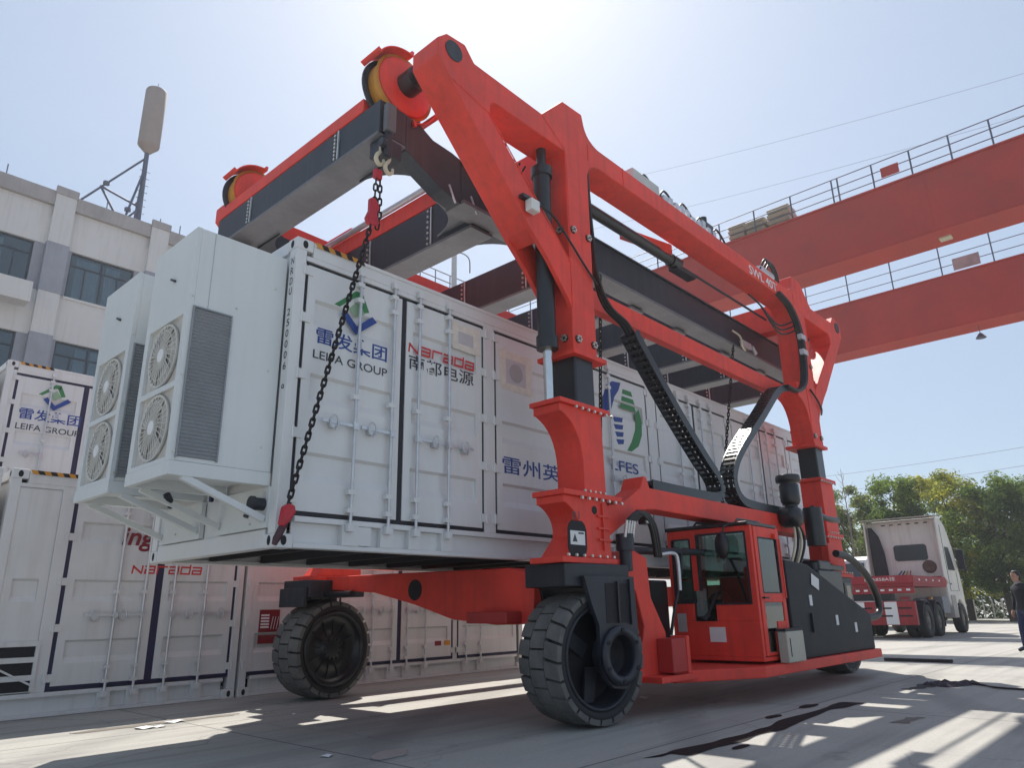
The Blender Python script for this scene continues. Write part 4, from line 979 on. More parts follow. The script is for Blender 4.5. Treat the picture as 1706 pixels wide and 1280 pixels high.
# front glazing: a stepped screen and a quarter pane
MB().prism([(4.17, 1.14), (4.17, 2.02), (4.86, 2.02), (4.86, 1.31), (4.98, 1.31), (4.98, .93), (4.70, .93), (4.62, 1.14)], 'x', CBX0 + .025, CBX0 + .033).build("windscreen", GLASS_G, cab, fixn=True)
MB().box(CBX0, CBX0 + t, 4.17, 4.66, .93, 1.13).build("dash_panel", RED, cab, .006)
MB().box(CBX0 + .025, CBX0 + .033, 4.96, 5.24, 1.16, 1.98).build("quarter_window", GLASS_G, cab)
for (a, b, c_, d) in ((4.16, 4.185, 1.13, 2.03), (4.85, 4.872, 1.31, 2.03), (4.185, 4.85, 2.01, 2.035), (4.185, 4.66, 1.13, 1.15)):
    MB().box(CBX0 - .006, CBX0 + .024, a, b, c_, d).build("screen_seal", GASKET, cab)
for (a, b, c_, d) in ((4.955, 4.975, 1.16, 1.98), (5.225, 5.245, 1.16, 1.98), (4.975, 5.225, 1.97, 1.99), (4.975, 5.225, 1.15, 1.17)):
    MB().box(CBX0 - .006, CBX0 + .024, a, b, c_, d).build("screen_seal", GASKET, cab)
MB().bar((CBX0 - .02, 4.78, 1.0), (CBX0 - .015, 4.62, 1.28), .012, .03).cyl((CBX0 - .04, 4.82, .95), (CBX0 + .02, 4.78, 1.02), .03, n=8).build("wiper", GASKET, cab)
MB().box(CBX0 - .006, CBX0 - .001, 5.10, 5.23, .80, 1.03).build("notice", mat("notice_grey", (.45, .46, .45), .5), cab)
MB().box(CBX0 - .006, CBX0 - .001, 4.56, 4.78, .68, .86).build("notice", PAPER, cab)
# door on the near side with two panes
dr = MB(); y0, y1 = CBY0 - .012, CBY0 + .03
x0, x1 = CBX0 + .07, CBX1 - .012
dr.box(x0, x0 + .10, y0, y1, CBZ0 + .06, CBZ1 - .01).box(x1 - .10, x1, y0, y1, CBZ0 + .06, CBZ1 - .01)
dr.box(x0 + .10, x1 - .10, y0, y1, 1.95, CBZ1 - .01).box(x0 + .10, x1 - .10, y0, y1, 1.15, 1.27).box(x0 + .10, x1 - .10, y0, y1, CBZ0 + .06, .56)
dr.prism([(x0 + .33, .56), (x1 - .10, .56), (x1 - .10, .92), (x0 + .42, .92), (x0 + .42, .80), (x0 + .33, .80)], 'y', y0, y1)
dro = dr.build("cab_door", RED, cab, .008, fixn=True)
MB().box(x0 + .10, x1 - .10, CBY0, CBY0 + .008, 1.27, 1.95).build("door_window", GLASS_G, dro)
MB().prism([(x0 + .10, .56), (x0 + .33, .56), (x0 + .33, .80), (x0 + .42, .80), (x0 + .42, .92), (x1 - .10, .92), (x1 - .10, 1.15), (x0 + .10, 1.15)], 'y', CBY0, CBY0 + .008).build("door_window", GLASS_G, dro, fixn=True)
for (a, b, c_, d) in ((x0 + .09, x0 + .108, 1.26, 1.96), (x1 - .108, x1 - .09, 1.26, 1.96), (x0 + .108, x1 - .108, 1.26, 1.275), (x0 + .108, x1 - .108, 1.945, 1.96)):
    MB().box(a, b, y0 - .003, y0 + .01, c_, d).build("window_seal", GASKET, dro)
MB().bar((x0 + .04, y0 - .03, 1.205), (x0 + .16, y0 - .03, 1.205), .02, .02).box(x0 + .04, x0 + .06, y0 - .03, y0, 1.195, 1.215).build("door_handle", GASKET, dro)
MB().bar((x1 - .04, y0 - .02, 1.2), (x1 - .05, y0 - .02, 1.95), .018, .018).build("grab_rail", RED, dro)
# seat, steering column, mirror
MB().box(9.30, 9.62, 4.45, 4.95, .75, .90).box(9.55, 9.68, 4.47, 4.93, .90, 1.55).box(9.57, 9.66, 4.58, 4.82, 1.56, 1.75).build("driver_seat", SEAT, cab, .04)
MB().tube([(9.12 + .02 * math.sin(t), 4.70 + .17 * math.cos(t), 1.18 + .10 * math.sin(t)) for t in [k * math.pi / 8 for k in range(16)]], .016, 6, True).bar((9.12, 4.70, 1.18), (9.02, 4.70, .60), .06, .06).build("steering_wheel", SEAT, cab)
MB().box(8.97, 9.10, 4.25, 4.95, .52, 1.08).build("dashboard", SEAT, cab, .03)
MB().box(9.02, 9.12, 5.0, 5.2, .52, 1.22).build("console", SEAT, cab, .02)
mi = MB()
mi.lathe([(0, -.01), (.085, -.01), (.10, .03), (.07, .06), (0, .07)], (0, 0, 0), 'x', 20)
mv = MB().add([(CBX0 - .13 + v[0], 4.44 + v[1], 1.86 + v[2] * 1.75) for v in mi.v], mi.f, True)
mv.tube([(CBX0 - .10, 4.44, 2.0), (CBX0 - .08, 4.40, 2.10), (CBX0 + .03, 4.35, 2.14)], .012, 6)
mv.build("mirror", BLACKP, cab)
MB().box(CBX0 + .6, CBX0 + .7, CBY0 - .06, CBY0 - .012, 1.95, 2.02).build("side_lamp", RED, cab, .006)

# --- engine cover, exhausts, hoses
ec = [(9.78, .426), (12.92, .426), (12.92, .96), (10.55, 1.66), (9.78, 1.70)]
MB().prism(ec, 'y', 4.06, 4.96).build("engine_cover", mat("cover_black", (.014, .017, .024), .55, var=.2, scale=2, spec=.25), gc, .02, fixn=True)
for (x, z) in ((10.45, 1.10), (11.35, .82), (12.1, .70)): MB().box(x, x + .09, 4.05, 4.0595, z, z + .14).build("cover_label", PAPER, gc)
MB().bar((10.6, 4.048, 1.46), (10.85, 4.048, 1.38), .004, .16, (0, 0, 1)).build("cover_label", PAPER, gc)
MB().box(10.42, 10.45, 4.03, 4.059, .75, 1.0).build("cover_handle", GASKET, gc)
MB().box(9.25, 9.78, 3.93, 4.05, .43, .80).build("control_box", mat("beige_cabinet", (.42, .40, .34), .45, var=.08), gc, .012)
MB().box(9.33, 9.345, 3.925, 3.93, .50, .72).build("box_handle", GASKET, gc)
MB().box(9.24, 9.79, 3.935, 4.055, .803, .83).build("box_lid", GASKET, gc)
eb = MB().box(11.6, 12.6, 4.3, 4.85, .96, 1.62).box(11.8, 12.3, 4.35, 4.8, 1.62, 1.78)
eb.build("engine_block", BLACKP, gc, .03)
for k in range(4): MB().cyl((11.75 + .22 * k, 4.42, 1.62), (11.75 + .22 * k, 4.42, 1.74), .05, n=10).build("engine_cap", STEEL_D, gc)
MB().box(12.63, 12.95, 4.3, 4.8, 1.0, 1.44).build("radiator", BLACKP, gc, .01)
MB().box(12.70, 12.88, 4.294, 4.30, 1.18, 1.40).build("radiator_label", BOXT, gc)
MB().cyl((11.42, 4.52, 2.48), (11.42, 4.52, 2.62), .10, n=16).lathe([(.0, 2.62), (.12, 2.62), (.15, 2.68), (.15, 2.93), (.12, 2.96), (.19, 2.98), (.19, 3.06), (.17, 3.09), (0, 3.10)], (11.42, 4.52, 0), 'z', 24).build("air_filter", BLACKP, gc)
MB().lathe([(0, -.18), (.12, -.16), (.165, -.10), (.165, .10), (.12, .16), (0, .18)], (11.30, 4.50, 2.42), 'y', 20).build("air_filter_bowl", BLACKP, gc)
MB().cyl((11.9, 4.38, 2.0), (11.9, 4.38, 2.60), .145, n=20).build("muffler", BLACKP, gc)
MB().tube(smooth_path([(11.9, 4.38, 2.60), (12.15, 4.36, 2.50), (12.5, 4.34, 2.46), (12.85, 4.33, 2.47)]), .05, 8).build("tail_pipe", BLACKP, gc)
MB().tube(smooth_path([(12.45, 4.30, 1.90), (12.9, 4.28, 1.86), (13.4, 4.27, 1.72), (13.85, 4.27, 1.47), (14.1, 4.27, 1.15), (13.95, 4.27, .92), (13.3, 4.3, .88)]), .06, 10).build("intake_hose", HOSE, gc)
for k in range(4):
    MB().tube(smooth_path([(11.0 + .1 * k, 4.5, 1.6), (11.1 + .12 * k, 4.42, 1.95), (11.25 + .1 * k, 4.45, 2.2), (11.3, 4.5, 2.45)]), .02, 6).build("hydraulic_hose", HOSE if k % 2 else CREAM, gc)
MB().box(12.7, 13.2, 4.5, 4.62, 1.66, 2.1).build("hinge_bracket", RED, gc, .01)
MB().box(12.1, 12.9, 4.36, 4.46, 1.64, 1.72).build("linkage", BLACKP, gc, .01)

# ------------------------------------------------------------------ lifting frame slung in the gantry
lf = thing("container_spreader", "dark steel lifting frame with red capped cross beams, hung above the container", "spreader", (9.6, 7.1, 5.66))
SY0, SY1 = 5.42, 8.88
for (y0, y1) in ((SY0, SY0 + .22), (SY1 - .22, SY1)):
    MB().box(5.10, 15.9, y0, y1, 5.702, 6.22).build("side_beam", STEEL_D, lf, .008)
    MB().box(5.10, 15.9, y0 - .05, y1 + .05, 5.655, 5.700).build("bottom_flange", FLANGE, lf, .004)
    MB().box(5.10, 15.9, y0 - .03, y1 + .03, 6.222, 6.25).build("top_flange", STEEL_D, lf, .004)
for (y0, y1) in ((SY0, SY0 + .22), (SY1 - .22, SY1)):
    MB().prism([(4.262, 5.97), (4.262, 6.42), (4.46, 6.40), (4.66, 6.30), (4.95, 6.28), (5.099, 6.25), (5.099, 5.655), (4.8, 5.72), (4.5, 5.86)], 'y', y0 + .001, y1 - .001).build("end_plate", STEEL_D, lf, .006, fixn=True)
def cross(x0, x1, z0, z1, red, ye=SY1 - .222, ys=SY0 + .222):
    MB().box(x0, x1, ys, ye, z0 + .04, z1).build("cross_member", STEEL_D, lf, .008)
    MB().box(x0 - .02, x1 + .06, ys + .004, ye - .004, z0, z0 + .038).build("member_flange", FLANGE, lf, .004)
    for yb in (ys + .75, ye - .95):
        MB().box(x0 - .018, x0 - .001, yb, yb + .02, z0 + .05, z1 - .02).build("splice_rib", GALV, lf)
        for i in range(7): bolt(lf, (x0 - .006, yb + .075, z0 + .08 + (z1 - z0 - .14) * i / 6), .017, 'x')
    if red: MB().box(x0 - .012, x1 - .02, ys + .30, ye + .1, z1 + .002, z1 + red).build("red_cap_beam", RED, lf, .01)
cross(3.90, 4.26, 5.98, 6.43, .17, 9.12, SY0)
cross(5.50, 5.80, 5.60, 6.22, .24)
MB().cyl((5.46, 5.8, 6.50), (5.46, 8.8, 6.50), .045, n=10).build("air_pipe", GALV, lf)
for x in (7.36, 9.0, 10.34, 12.0, 13.55): cross(x, x + .26, 5.60, 6.20, 0)
cross(15.45, 15.78, 5.62, 6.25, .33)
MB().box(3.93, 4.20, SY0 - .02, SY0 + .20, 5.78, 5.978).build("corner_block", STEEL_D, lf, .01)
MB().box(3.93, 4.20, 8.66, 8.90, 5.78, 5.978).build("corner_block", STEEL_D, lf, .01)
# horizontal corner gussets with a concave edge
for (x, sx, zz) in ((4.262, 1, 5.94), (5.48, -1, 5.70), (5.86, 1, 5.66), (7.34, -1, 5.66)):
    for (y, sy) in ((SY0 + .225, 1), (SY1 - .225, -1)):
        MB().prism([(x, y), (x + sx * .62, y)] + [(x + sx * p[0], y + sy * p[1]) for p in curve((.62, .0), (.08, .08), (.0, .62), 8)[1:]], 'z', zz, zz + .03).build("corner_gusset", STEEL_D if sx > 0 else FLANGE, lf, fixn=True)
MB().box(3.93, 4.05, SY0 - .10, SY0 - .022, 6.02, 6.36).build("hanger_block", FLANGE, lf, .01)
MB().box(3.95, 4.03, SY0 - .07, SY0 - .023, 5.72, 6.02).cyl((3.95, SY0 - .05, 5.86), (3.89, SY0 - .05, 5.86), .05, n=12).build("hanger_plate", STEEL_D, lf, .006)
for x in (4.9, 5.25): MB().bar((x, SY0 - .012, 5.82), (x + .10, SY0 - .012, 5.62), .015, .02).build("spring_arm", GALV, lf)
MB().box(12.2, 12.55, SY0 - .10, SY0 - .032, 5.72, 5.84).cyl((12.6, SY0 - .08, 5.8), (12.75, SY0 - .08, 5.7), .04, n=8).build("lock_actuator", GALV, lf)
MB().tube(smooth_path([(11.9, SY0 - .05, 5.95), (12.05, SY0 - .12, 5.85), (12.1, SY0 - .12, 5.68), (12.3, SY0 - .08, 5.66)]), .02, 6).build("hook", CREAM, lf)

# chains
cl = MB(); ring = []
for k in range(14):
    t = 2 * math.pi * k / 14; x = .019 * math.cos(t); z = .024 * math.sin(t) + (.021 if math.sin(t) > 0 else -.021)
    ring.append((x, 0, z))
co = cl.tube(ring, .0098, 6, True).build("chain_link", BRONZE); LINK = co.data; bpy.data.objects.remove(co)
def chain(root, p0, p1, mesh_scale=1.0, sag=0.0):
    p0, p1 = Vector(p0), Vector(p1); d = p1 - p0; n = max(2, int(d.length / (.066 * mesh_scale))); q = d.normalized().to_track_quat('Z', 'Y')
    for i in range(n):
        t = (i + .5) / n; p = p0.lerp(p1, t); p.x += sag * 4 * t * (1 - t)
        o = bpy.data.objects.new("chain_link", LINK); COL.objects.link(o); o.parent = root
        o.location = p - root.location; o.rotation_mode = 'QUATERNION'
        from mathutils import Quaternion
        o.rotation_quaternion = q @ Quaternion((0, 0, 1), R_(90 * (i % 2) + 35)); o.scale = (mesh_scale,) * 3
def hookshape(root, p, s=1.0, m=CREAM, name="chain_hook"):
    x, y, z = p
    pts = [(x, y, z + .16 * s), (x + .005, y, z + .09 * s), (x - .035 * s, y, z + .03 * s), (x - .045 * s, y, z - .03 * s), (x - .005 * s, y, z - .075 * s), (x + .045 * s, y, z - .045 * s), (x + .05 * s, y, z + .005 * s)]
    pts = smooth_path(pts, 4); n = len(pts)
    MB().tube(pts, [.014 * s + .010 * s * math.sin(math.pi * i / (n - 1)) for i in range(n)], 8).build(name, m, root)
ch = thing("lifting_chain", "long dark chain with red shackles from frame corner to container's bottom corner", "chain", (3.95, 5.50, 5.6), "lifting chains")
hookshape(ch, (3.93, 5.43, 5.70), 1.0); hookshape(ch, (4.03, 5.40, 5.62), 1.0)
MB().box(3.87, 3.97, 5.41, 5.47, 5.44, 5.56).build("shackle", CRIM, ch, .02)
chain(ch, (3.905, 5.44, 5.46), (3.895, 5.44, 5.14)); chain(ch, (3.955, 5.44, 5.46), (3.965, 5.44, 5.0))
MB().prism([(3.83, 5.18), (3.88, 5.20), (3.93, 5.16), (3.95, 5.10), (3.92, 5.02), (3.955, 4.92), (3.90, 4.875), (3.82, 4.88), (3.79, 4.94), (3.83, 5.04)], 'y', 5.41, 5.47).build("shortening_clutch", CRIM, ch, .015, fixn=True)
chain(ch, (3.965, 5.44, 5.0), (3.93, 5.43, 4.86)); chain(ch, (3.865, 5.44, 4.89), (3.20, 5.50, 1.99))
MB().prism([(3.14, 1.90), (3.15, 1.97), (3.19, 2.0), (3.25, 1.99), (3.265, 1.93), (3.22, 1.86), (3.16, 1.80), (3.13, 1.83)], 'y', 5.46, 5.53).build("shackle", CRIM, ch, .015, fixn=True)
MB().tube([(3.20, 5.50, 1.87), (3.17, 5.51, 1.80), (3.13, 5.515, 1.71), (3.115, 5.52, 1.66)], [.028, .034, .034, .022], 8).build("lashing_pin", mat("plum_steel", (.07, .022, .035), .5), ch)
c2 = thing("lifting_chain", "dark chain hanging just right of the near front leg", "chain", (7.75, 5.40, 5.6), "lifting chains")
chain(c2, (7.76, 5.36, 5.64), (7.70, 5.50, 2.75)); hookshape(c2, (7.70, 5.50, 2.66), .8, YEL)
c3 = thing("lifting_chain", "dark chain hanging between the two black drag chains", "chain", (11.8, 5.40, 5.6), "lifting chains")
chain(c3, (11.85, 5.36, 5.64), (10.75, 5.50, 1.9)); hookshape(c3, (10.74, 5.50, 1.84), .8, CRIM)

# ------------------------------------------------------------------ overhead travelling crane
oc = thing("overhead_crane", "two long dull red crane girders with railings crossing high at right", "crane", (28.5, 10, 0))
def girder(x, z0, z1, ya, yb, posts, w=1.25, rail_h=.95):
    g = MB().box(x, x + w, ya, yb, z0, z1).build("girder", CRANE, oc, .02)
    for k in range(5):
        yy = ya + 3.6 + k * 7.2
        MB().box(x - .012, x - .0005, yy, yy + .5, z0 + .06, z1 - .10).build("splice_plate", CRANE, oc, .004)
    MB().box(x - .0, x + w, ya, yb, z0 - .035, z0 - .001).build("lower_flange", CRANE, oc)
    MB().box(x - .06, x, ya, yb, z1 - .05, z1 + .01).build("walkway_edge", CRANE, oc)
    for y in posts: MB().cyl((x + .03, y, z1), (x + .03, y, z1 + rail_h), .028, n=6).build("railing_post", POLE, oc)
    for h in (rail_h, rail_h * .64, rail_h * .30): MB().cyl((x + .03, ya, z1 + h), (x + .03, yb, z1 + h), .018, n=6).build("railing_rail", POLE, oc)
posts1 = [10.89, 9.47, 8.07, 6.6, 6.4, 5.27, 4.10, 2.95, 1.83, .7, -.45, -1.6, -2.8] + [12.3 + 1.4 * i for i in range(10)]
posts2 = [3.44 - 1.9 * i for i in range(1, 5)] + [3.44, 5.33, 7.27, 9.14, 11.03] + [13 + 1.9 * i for i in range(8)]
girder(24.0, 12.25, 14.40, -7, 30, posts1)
girder(33.0, 12.0, 14.30, -7, 30, posts2, rail_h=1.35)
MB().box(23.97, 24.0, 4.45, 5.0, 14.70, 15.05).build("sign_board", CRANE, oc)
MB().box(32.97, 33.0, 3.9, 4.88, 14.40, 14.92).build("sign_board", mat("faded_board", (.42, .27, .26), .7, var=.25), oc)
MB().box(24.5, 24.8, 3.5, 3.85, 12.16, 12.249).build("flood_lamp", mat("lamp_cream", (.6, .55, .4), .4), oc, .02)
MB().cyl((33.6, 4.55, 11.6), (33.6, 4.55, 12.0), .015, n=6).cyl((33.6, 4.55, 11.45), (33.6, 4.55, 11.65), .20, .06, n=14).build("pendant_lamp", POLE, oc)
for i, (ya, yb, h, lab) in enumerate(((9.95, 10.62, .82, "beige bundle of sheets left on the upper crane girder's walkway"), (9.15, 9.90, .72, "middle beige bundle of sheets on the upper crane girder"), (8.22, 9.05, .90, "taller right beige bundle of sheets on the upper crane girder"))):
    bd = thing("sheet_bundle", lab, "bundle", (24.5, (ya + yb) / 2, 14.4), "beige bundles on the crane girder")
    n = 4; hh = h / n
    for k in range(n):
        yo = .04 * (k % 2)
        MB().prism([(24.2 + yo, 14.402 + k * hh), (25.0, 14.402 + k * hh), (25.0, 14.40 + (k + 1) * hh - .02), (24.26 + yo, 14.40 + (k + 1) * hh - .02), (24.12 + yo, 14.40 + k * hh + hh * .55)], 'y', ya + yo, yb).build("sheet_pack", BOXG, bd, .02, fixn=True)

# ------------------------------------------------------------------ office building at left
bx = thing("office_building", "cream and grey office block with dark framed windows behind the containers", "building", (6, 32, 0))
BY = 28.0
BX0, BX1, BT = -14.0, 21.0, 15.55
MB().box(BX0, BX1, BY + .35, BY + 12, 0, BT).build("core_wall", ROOMD, bx)
per = 3.40; w0 = 6.73
floors = [(12.2, 14.0), (8.72, 10.52), (5.24, 7.04), (1.76, 3.56)]
wins = [w0 + per * i for i in range(-6, 5) if BX0 + .5 < w0 + per * i and w0 + per * i + 2.2 < BX1 - .3]
# horizontal bands of wall between the window rows
zb = [0] + [v for f in reversed(floors) for v in f] + [BT]
for i in range(0, len(zb), 2):
    MB().box(BX0, BX1, BY, BY + .35, zb[i], zb[i + 1]).build("wall_band", WALL, bx)
for f in floors:
    e = [BX0] + [v for x in wins for v in (x, x + 2.2)] + [BX1]
    for i in range(0, len(e), 2): MB().box(e[i], e[i + 1], BY + .02, BY + .35, f[0] + .001, f[1] - .001).build("wall_pier", TILE, bx)
    for x in wins:
        fr = MB()
        a, b = x, x + 2.2
        fr.box(a, a + .06, BY + .10, BY + .16, f[0], f[1]).box(b - .06, b, BY + .10, BY + .16, f[0], f[1]).box(a + .06, b - .06, BY + .10, BY + .16, f[0], f[0] + .06).box(a + .06, b - .06, BY + .10, BY + .16, f[1] - .06, f[1])
        fr.box(a + .06, b - .06, BY + .105, BY + .155, f[0] + 1.28, f[0] + 1.34)
        for q in (.53, 1.10, 1.66): fr.box(a + q, a + q + .05, BY + .11, BY + .15, f[0] + .06, f[0] + 1.28)
        fr.box(a + 1.07, a + 1.12, BY + .11, BY + .15, f[0] + 1.34, f[1] - .06)
        o = fr.build("window", FRAME, bx)
        for (p, q, r, s_) in ((.06, .53, .06, 1.28), (.58, 1.10, .06, 1.28), (1.15, 1.66, .06, 1.28), (1.71, 2.14, .06, 1.28), (.06, 1.07, 1.34, 1.74), (1.12, 2.14, 1.34, 1.74)):
            MB().box(a + p, a + q, BY + .128, BY + .134, f[0] + r, f[0] + s_).build("pane", GLASS_W, o)
        rnd2 = random.Random(int(x * 10 + f[0] * 7))
        for k in range(2):
            c0 = a + .1 + rnd2.random() * 1.2; cw = .3 + rnd2.random() * .5; pr = []
            for j in range(13): pr.append((c0 + cw * j / 12, BY + .25 + (.02 if j % 2 else 0)))
            pr += [(c0 + cw, BY + .30), (c0, BY + .30)]
            MB().prism(pr, 'z', f[0] + .05, f[1] - .1).build("curtain", CURT, o, fixn=True)
    for x in wins: MB().box(x - .05, x + 2.25, BY - .06, BY + .09, f[0] - .09, f[0] - .001).build("sill", WALL, bx)
for x in wins:
    xc = x - .86
    MB().box(xc, xc + .68, BY - .22, BY - .001, 0, 15.1).build("pilaster", WALL, bx)
    for f in floors: MB().box(xc - .02, xc + .70, BY - .24, BY - .0005, f[0] - .05, f[1] + .05).build("pilaster_tile", TILE, bx)
    MB().box(xc, xc + .68, BY - .22, BY - .156, 15.1, 16.0).build("pilaster_cap", WALL, bx); MB().box(xc - .03, xc + .71, BY - .26, BY - .156, 16.0, 16.30).build("pilaster_coping", CORN, bx)
MB().box(BX0, BX1, BY - .155, BY + .5, BT + .001, 16.12).build("parapet", CORN, bx, .02)
for f in floors[:2]:
    MB().box(-2, 5.55, BY - .9, BY - .245, f[0] - .85, f[0] - .55).build("balcony_slab", WALL, bx)
    MB().box(-2, 5.55, BY - .9, BY - .80, f[0] - .549, f[0] - .12).build("balcony_wall", WALL, bx)
for x in (7.6, 9.6, 10.4, 4.3): MB().cyl((x, BY - .02, 16.12), (x, BY - .02, 16.55), .02, n=5).build("lightning_rod", POLE, bx)
MB().box(11.0, 11.12, BY - .04, BY - .0, 0, 15.5).build("downpipe", CORN, bx)

an = thing("antenna_mast", "tan cylindrical antenna on a braced grey mast on the office roof", "antenna", (8.9, 28.4, 15.55))
MB().cyl((8.9, 28.4, 15.55), (8.84, 28.4, 19.7), .11, .09, n=10).build("mast", POLE, an)
MB().lathe([(0, 19.45), (.10, 19.48), (.36, 19.78), (.40, 19.82), (.42, 19.86), (.42, 22.50), (.40, 22.56), (.28, 22.63), (0, 22.66)], (8.86, 28.4, 0), 'z', 24).build("antenna_drum", ANT, an)
MB().cyl((8.86, 28.4, 22.68), (8.88, 28.4, 23.0), .012, n=5).build("spike", POLE, an)
for a, b in (((8.80, 28.4, 19.2), (6.6, 28.35, 16.1)), ((8.83, 28.4, 18.6), (8.3, 27.95, 16.2)), ((8.88, 28.4, 16.95), (7.35, 28.37, 17.25)), ((7.4, 28.37, 17.2), (8.1, 28.3, 16.1)), ((8.88, 28.4, 16.9), (8.4, 28.0, 16.15)), ((8.83, 28.4, 18.6), (9.2, 30.0, 15.6))):
    MB().cyl(a, b, .045, n=6).build("strut", POLE, an)
for p in ((8.82, 28.4, 17.05), (7.55, 28.37, 17.45), (8.34, 28.0, 16.45)):
    MB().lathe([(0, -.10), (.12, -.06), (.12, .06), (0, .10)], p, 'z', 8).build("mast_clamp", POLE, an)
for i in range(8):
    z = 16.4 + i * .32; MB().cyl((8.88 - .2, 28.4, z), (8.88 + .2, 28.4, z), .014, n=5).build("climbing_peg", POLE, an)

# small rooftop rail and pole far behind, seen between the beams
rp_ = thing("service_platform", "thin railing and lamp pole far behind, seen between the lifting frame beams", "platform", (36, 40, 0))
MB().cyl((36.9, 40, 0), (36.9, 40, 29.6), .35, .22, n=10).build("lamp_pole", mat("pole_grey", (.42, .42, .43), .6), rp_)
MB().tube(smooth_path([(36.9, 40, 29.4), (37.6, 40, 29.9), (38.6, 40, 29.7), (38.7, 40, 28.4)]), .06, 5).build("lamp_arm", POLE, rp_)
MB().box(33.5, 42, 40.5, 41.5, 26.0, 26.2).build("deck", CRANE, rp_)
for i in range(6): MB().cyl((33.7 + 1.6 * i, 40.5, 26.2), (33.7 + 1.6 * i, 40.5, 27.7), .05, n=5).build("railing_post", POLE, rp_)
for z in (27.0, 27.7): MB().cyl((33.6, 40.5, z), (42, 40.5, z), .05, n=5).build("railing_rail", POLE, rp_)
MB().box(41.3, 41.9, 40.6, 41.4, 0, 26.0).build("platform_leg", CRANE, rp_)

# ------------------------------------------------------------------ lorry at right
tk = thing("flatbed_truck", "dirty white tractor lorry with red low deck, parked tail towards the camera", "truck", (29.5, 8.1, 0))
TY0, TY1 = 6.88, 9.38
MB().box(26.55, 31.6, 7.35, 7.55, .85, 1.12).build("chassis_rail", TRK, tk); MB().box(26.55, 31.6, 8.70, 8.90, .85, 1.12).build("chassis_rail", TRK, tk)
MB().box(26.5, 30.7, TY0, TY1, 1.62, 1.70).build("deck", TRR, tk, .01)
MB().box(26.5, 30.75, TY0 - .02, TY0 + .08, 1.701, 1.96).build("side_board", TRR, tk, .008)
MB().box(26.5, 30.75, TY1 - .08, TY1 + .02, 1.701, 1.96).build("side_board", TRR, tk, .008)
MB().box(26.44, 26.499, TY0 + .0, TY1, 1.72, 1.97).build("tail_board", TRR, tk, .008)
MB().box(30.6, 30.7, TY0 + .1, TY1 - .1, 1.70, 2.02).build("head_board", TRR, tk, .008)
for i in range(9): MB().box(26.70 + i * .42, 26.86 + i * .42, TY0 - .026, TY0 - .0205, 1.80, 1.86).build("marker_tape", WHITE_T if i % 2 else TRR, tk)
for i in range(9): MB().box(26.43, 26.4395, TY0 + .1 + i * .26, TY0 + .22 + i * .26, 1.48, 1.54).build("marker_tape", WHITE_T, tk)
text("lettering", "LXA858A挂", WHITE_T, tk, (26.437, TY0 + 1.45, 1.80), .14, xdir=(0, -1, 0), fit=(.95, .12))
MB().box(26.46, 26.56, TY0, TY1, 1.40, 1.60).build("cross_bumper", TRR, tk, .01)
MB().box(26.35, 26.56, TY0 + .02, TY1 - .02, .42, 1.16).build("tail_bumper", TRR, tk, .015)
for i in range(5):
    y = TY0 + .05 + i * .50
    if i % 2 == 1: MB().box(26.343, 26.3495, y, y + .38, .44, 1.14).build("bumper_stripe", WHITE_T, tk)
for z in (.68, .92):
    for i in range(4): MB().box(26.336, 26.3425, TY0 + .12 + i * .60, TY0 + .52 + i * .60, z, z + .05).build("bumper_slot", UNDER, tk)
MB().box(26.5, 26.9, 7.6, 8.8, 1.18, 1.40).build("tow_frame", TRK, tk)
tw = MB().lathe([(.28, -.13), (.34, -.15), (.50, -.15), (.53, -.10), (.53, .10), (.50, .15), (.34, .15), (.28, .13)], (0, 0, 0), 'y', 32)
two = tw.build("tyre", mat("truck_tyre", (.05, .047, .043), .85, var=.3, scale=6)); TT = two.data; bpy.data.objects.remove(two)
hb = MB().lathe([(.30, -.10), (.27, -.11), (.25, -.03), (.14, -.02), (.13, -.12), (0, -.13)], (0, 0, 0), 'y', 20).build("hub", mat("dusty_hub", (.22, .19, .16), .7)); HT = hb.data; bpy.data.objects.remove(hb)
for x in (27.75, 29.10, 32.55):
    for (y, sg) in ((TY0 + .16, 1), (TY1 - .16, -1)):
        w = inst(TT, "wheel", tk, (x, y, .53)); h = bpy.data.objects.new("hub", HT); COL.objects.link(h); h.parent = w
        if sg < 0: h.rotation_euler = (0, 0, math.pi)
for x in (27.75, 29.10):
    for (y,) in ((TY0 + .50,), (TY1 - .50,)): inst(TT, "wheel", tk, (x, y, .53))
    MB().prism(arc(x, .53, .60, .64, R_(20), R_(160), 12), 'y', TY0 + .02, TY0 + .62).build("mudguard", TRK, tk, fixn=True)
cab2 = [(31.0, 1.10), (31.0, 4.14), (31.6, 4.22), (32.2, 3.95), (32.75, 3.2), (33.15, 2.3), (33.30, 1.7), (33.30, .62), (33.05, .55), (33.02, .95)] + curve((33.02, .95), (32.55, 1.45), (32.05, .95), 6)[1:] + [(31.9, .75), (31.3, .75)]
tcab = MB().prism(cab2, 'y', TY0 + .03, TY1 - .03).build("cab", TRW, tk, .06, fixn=True)
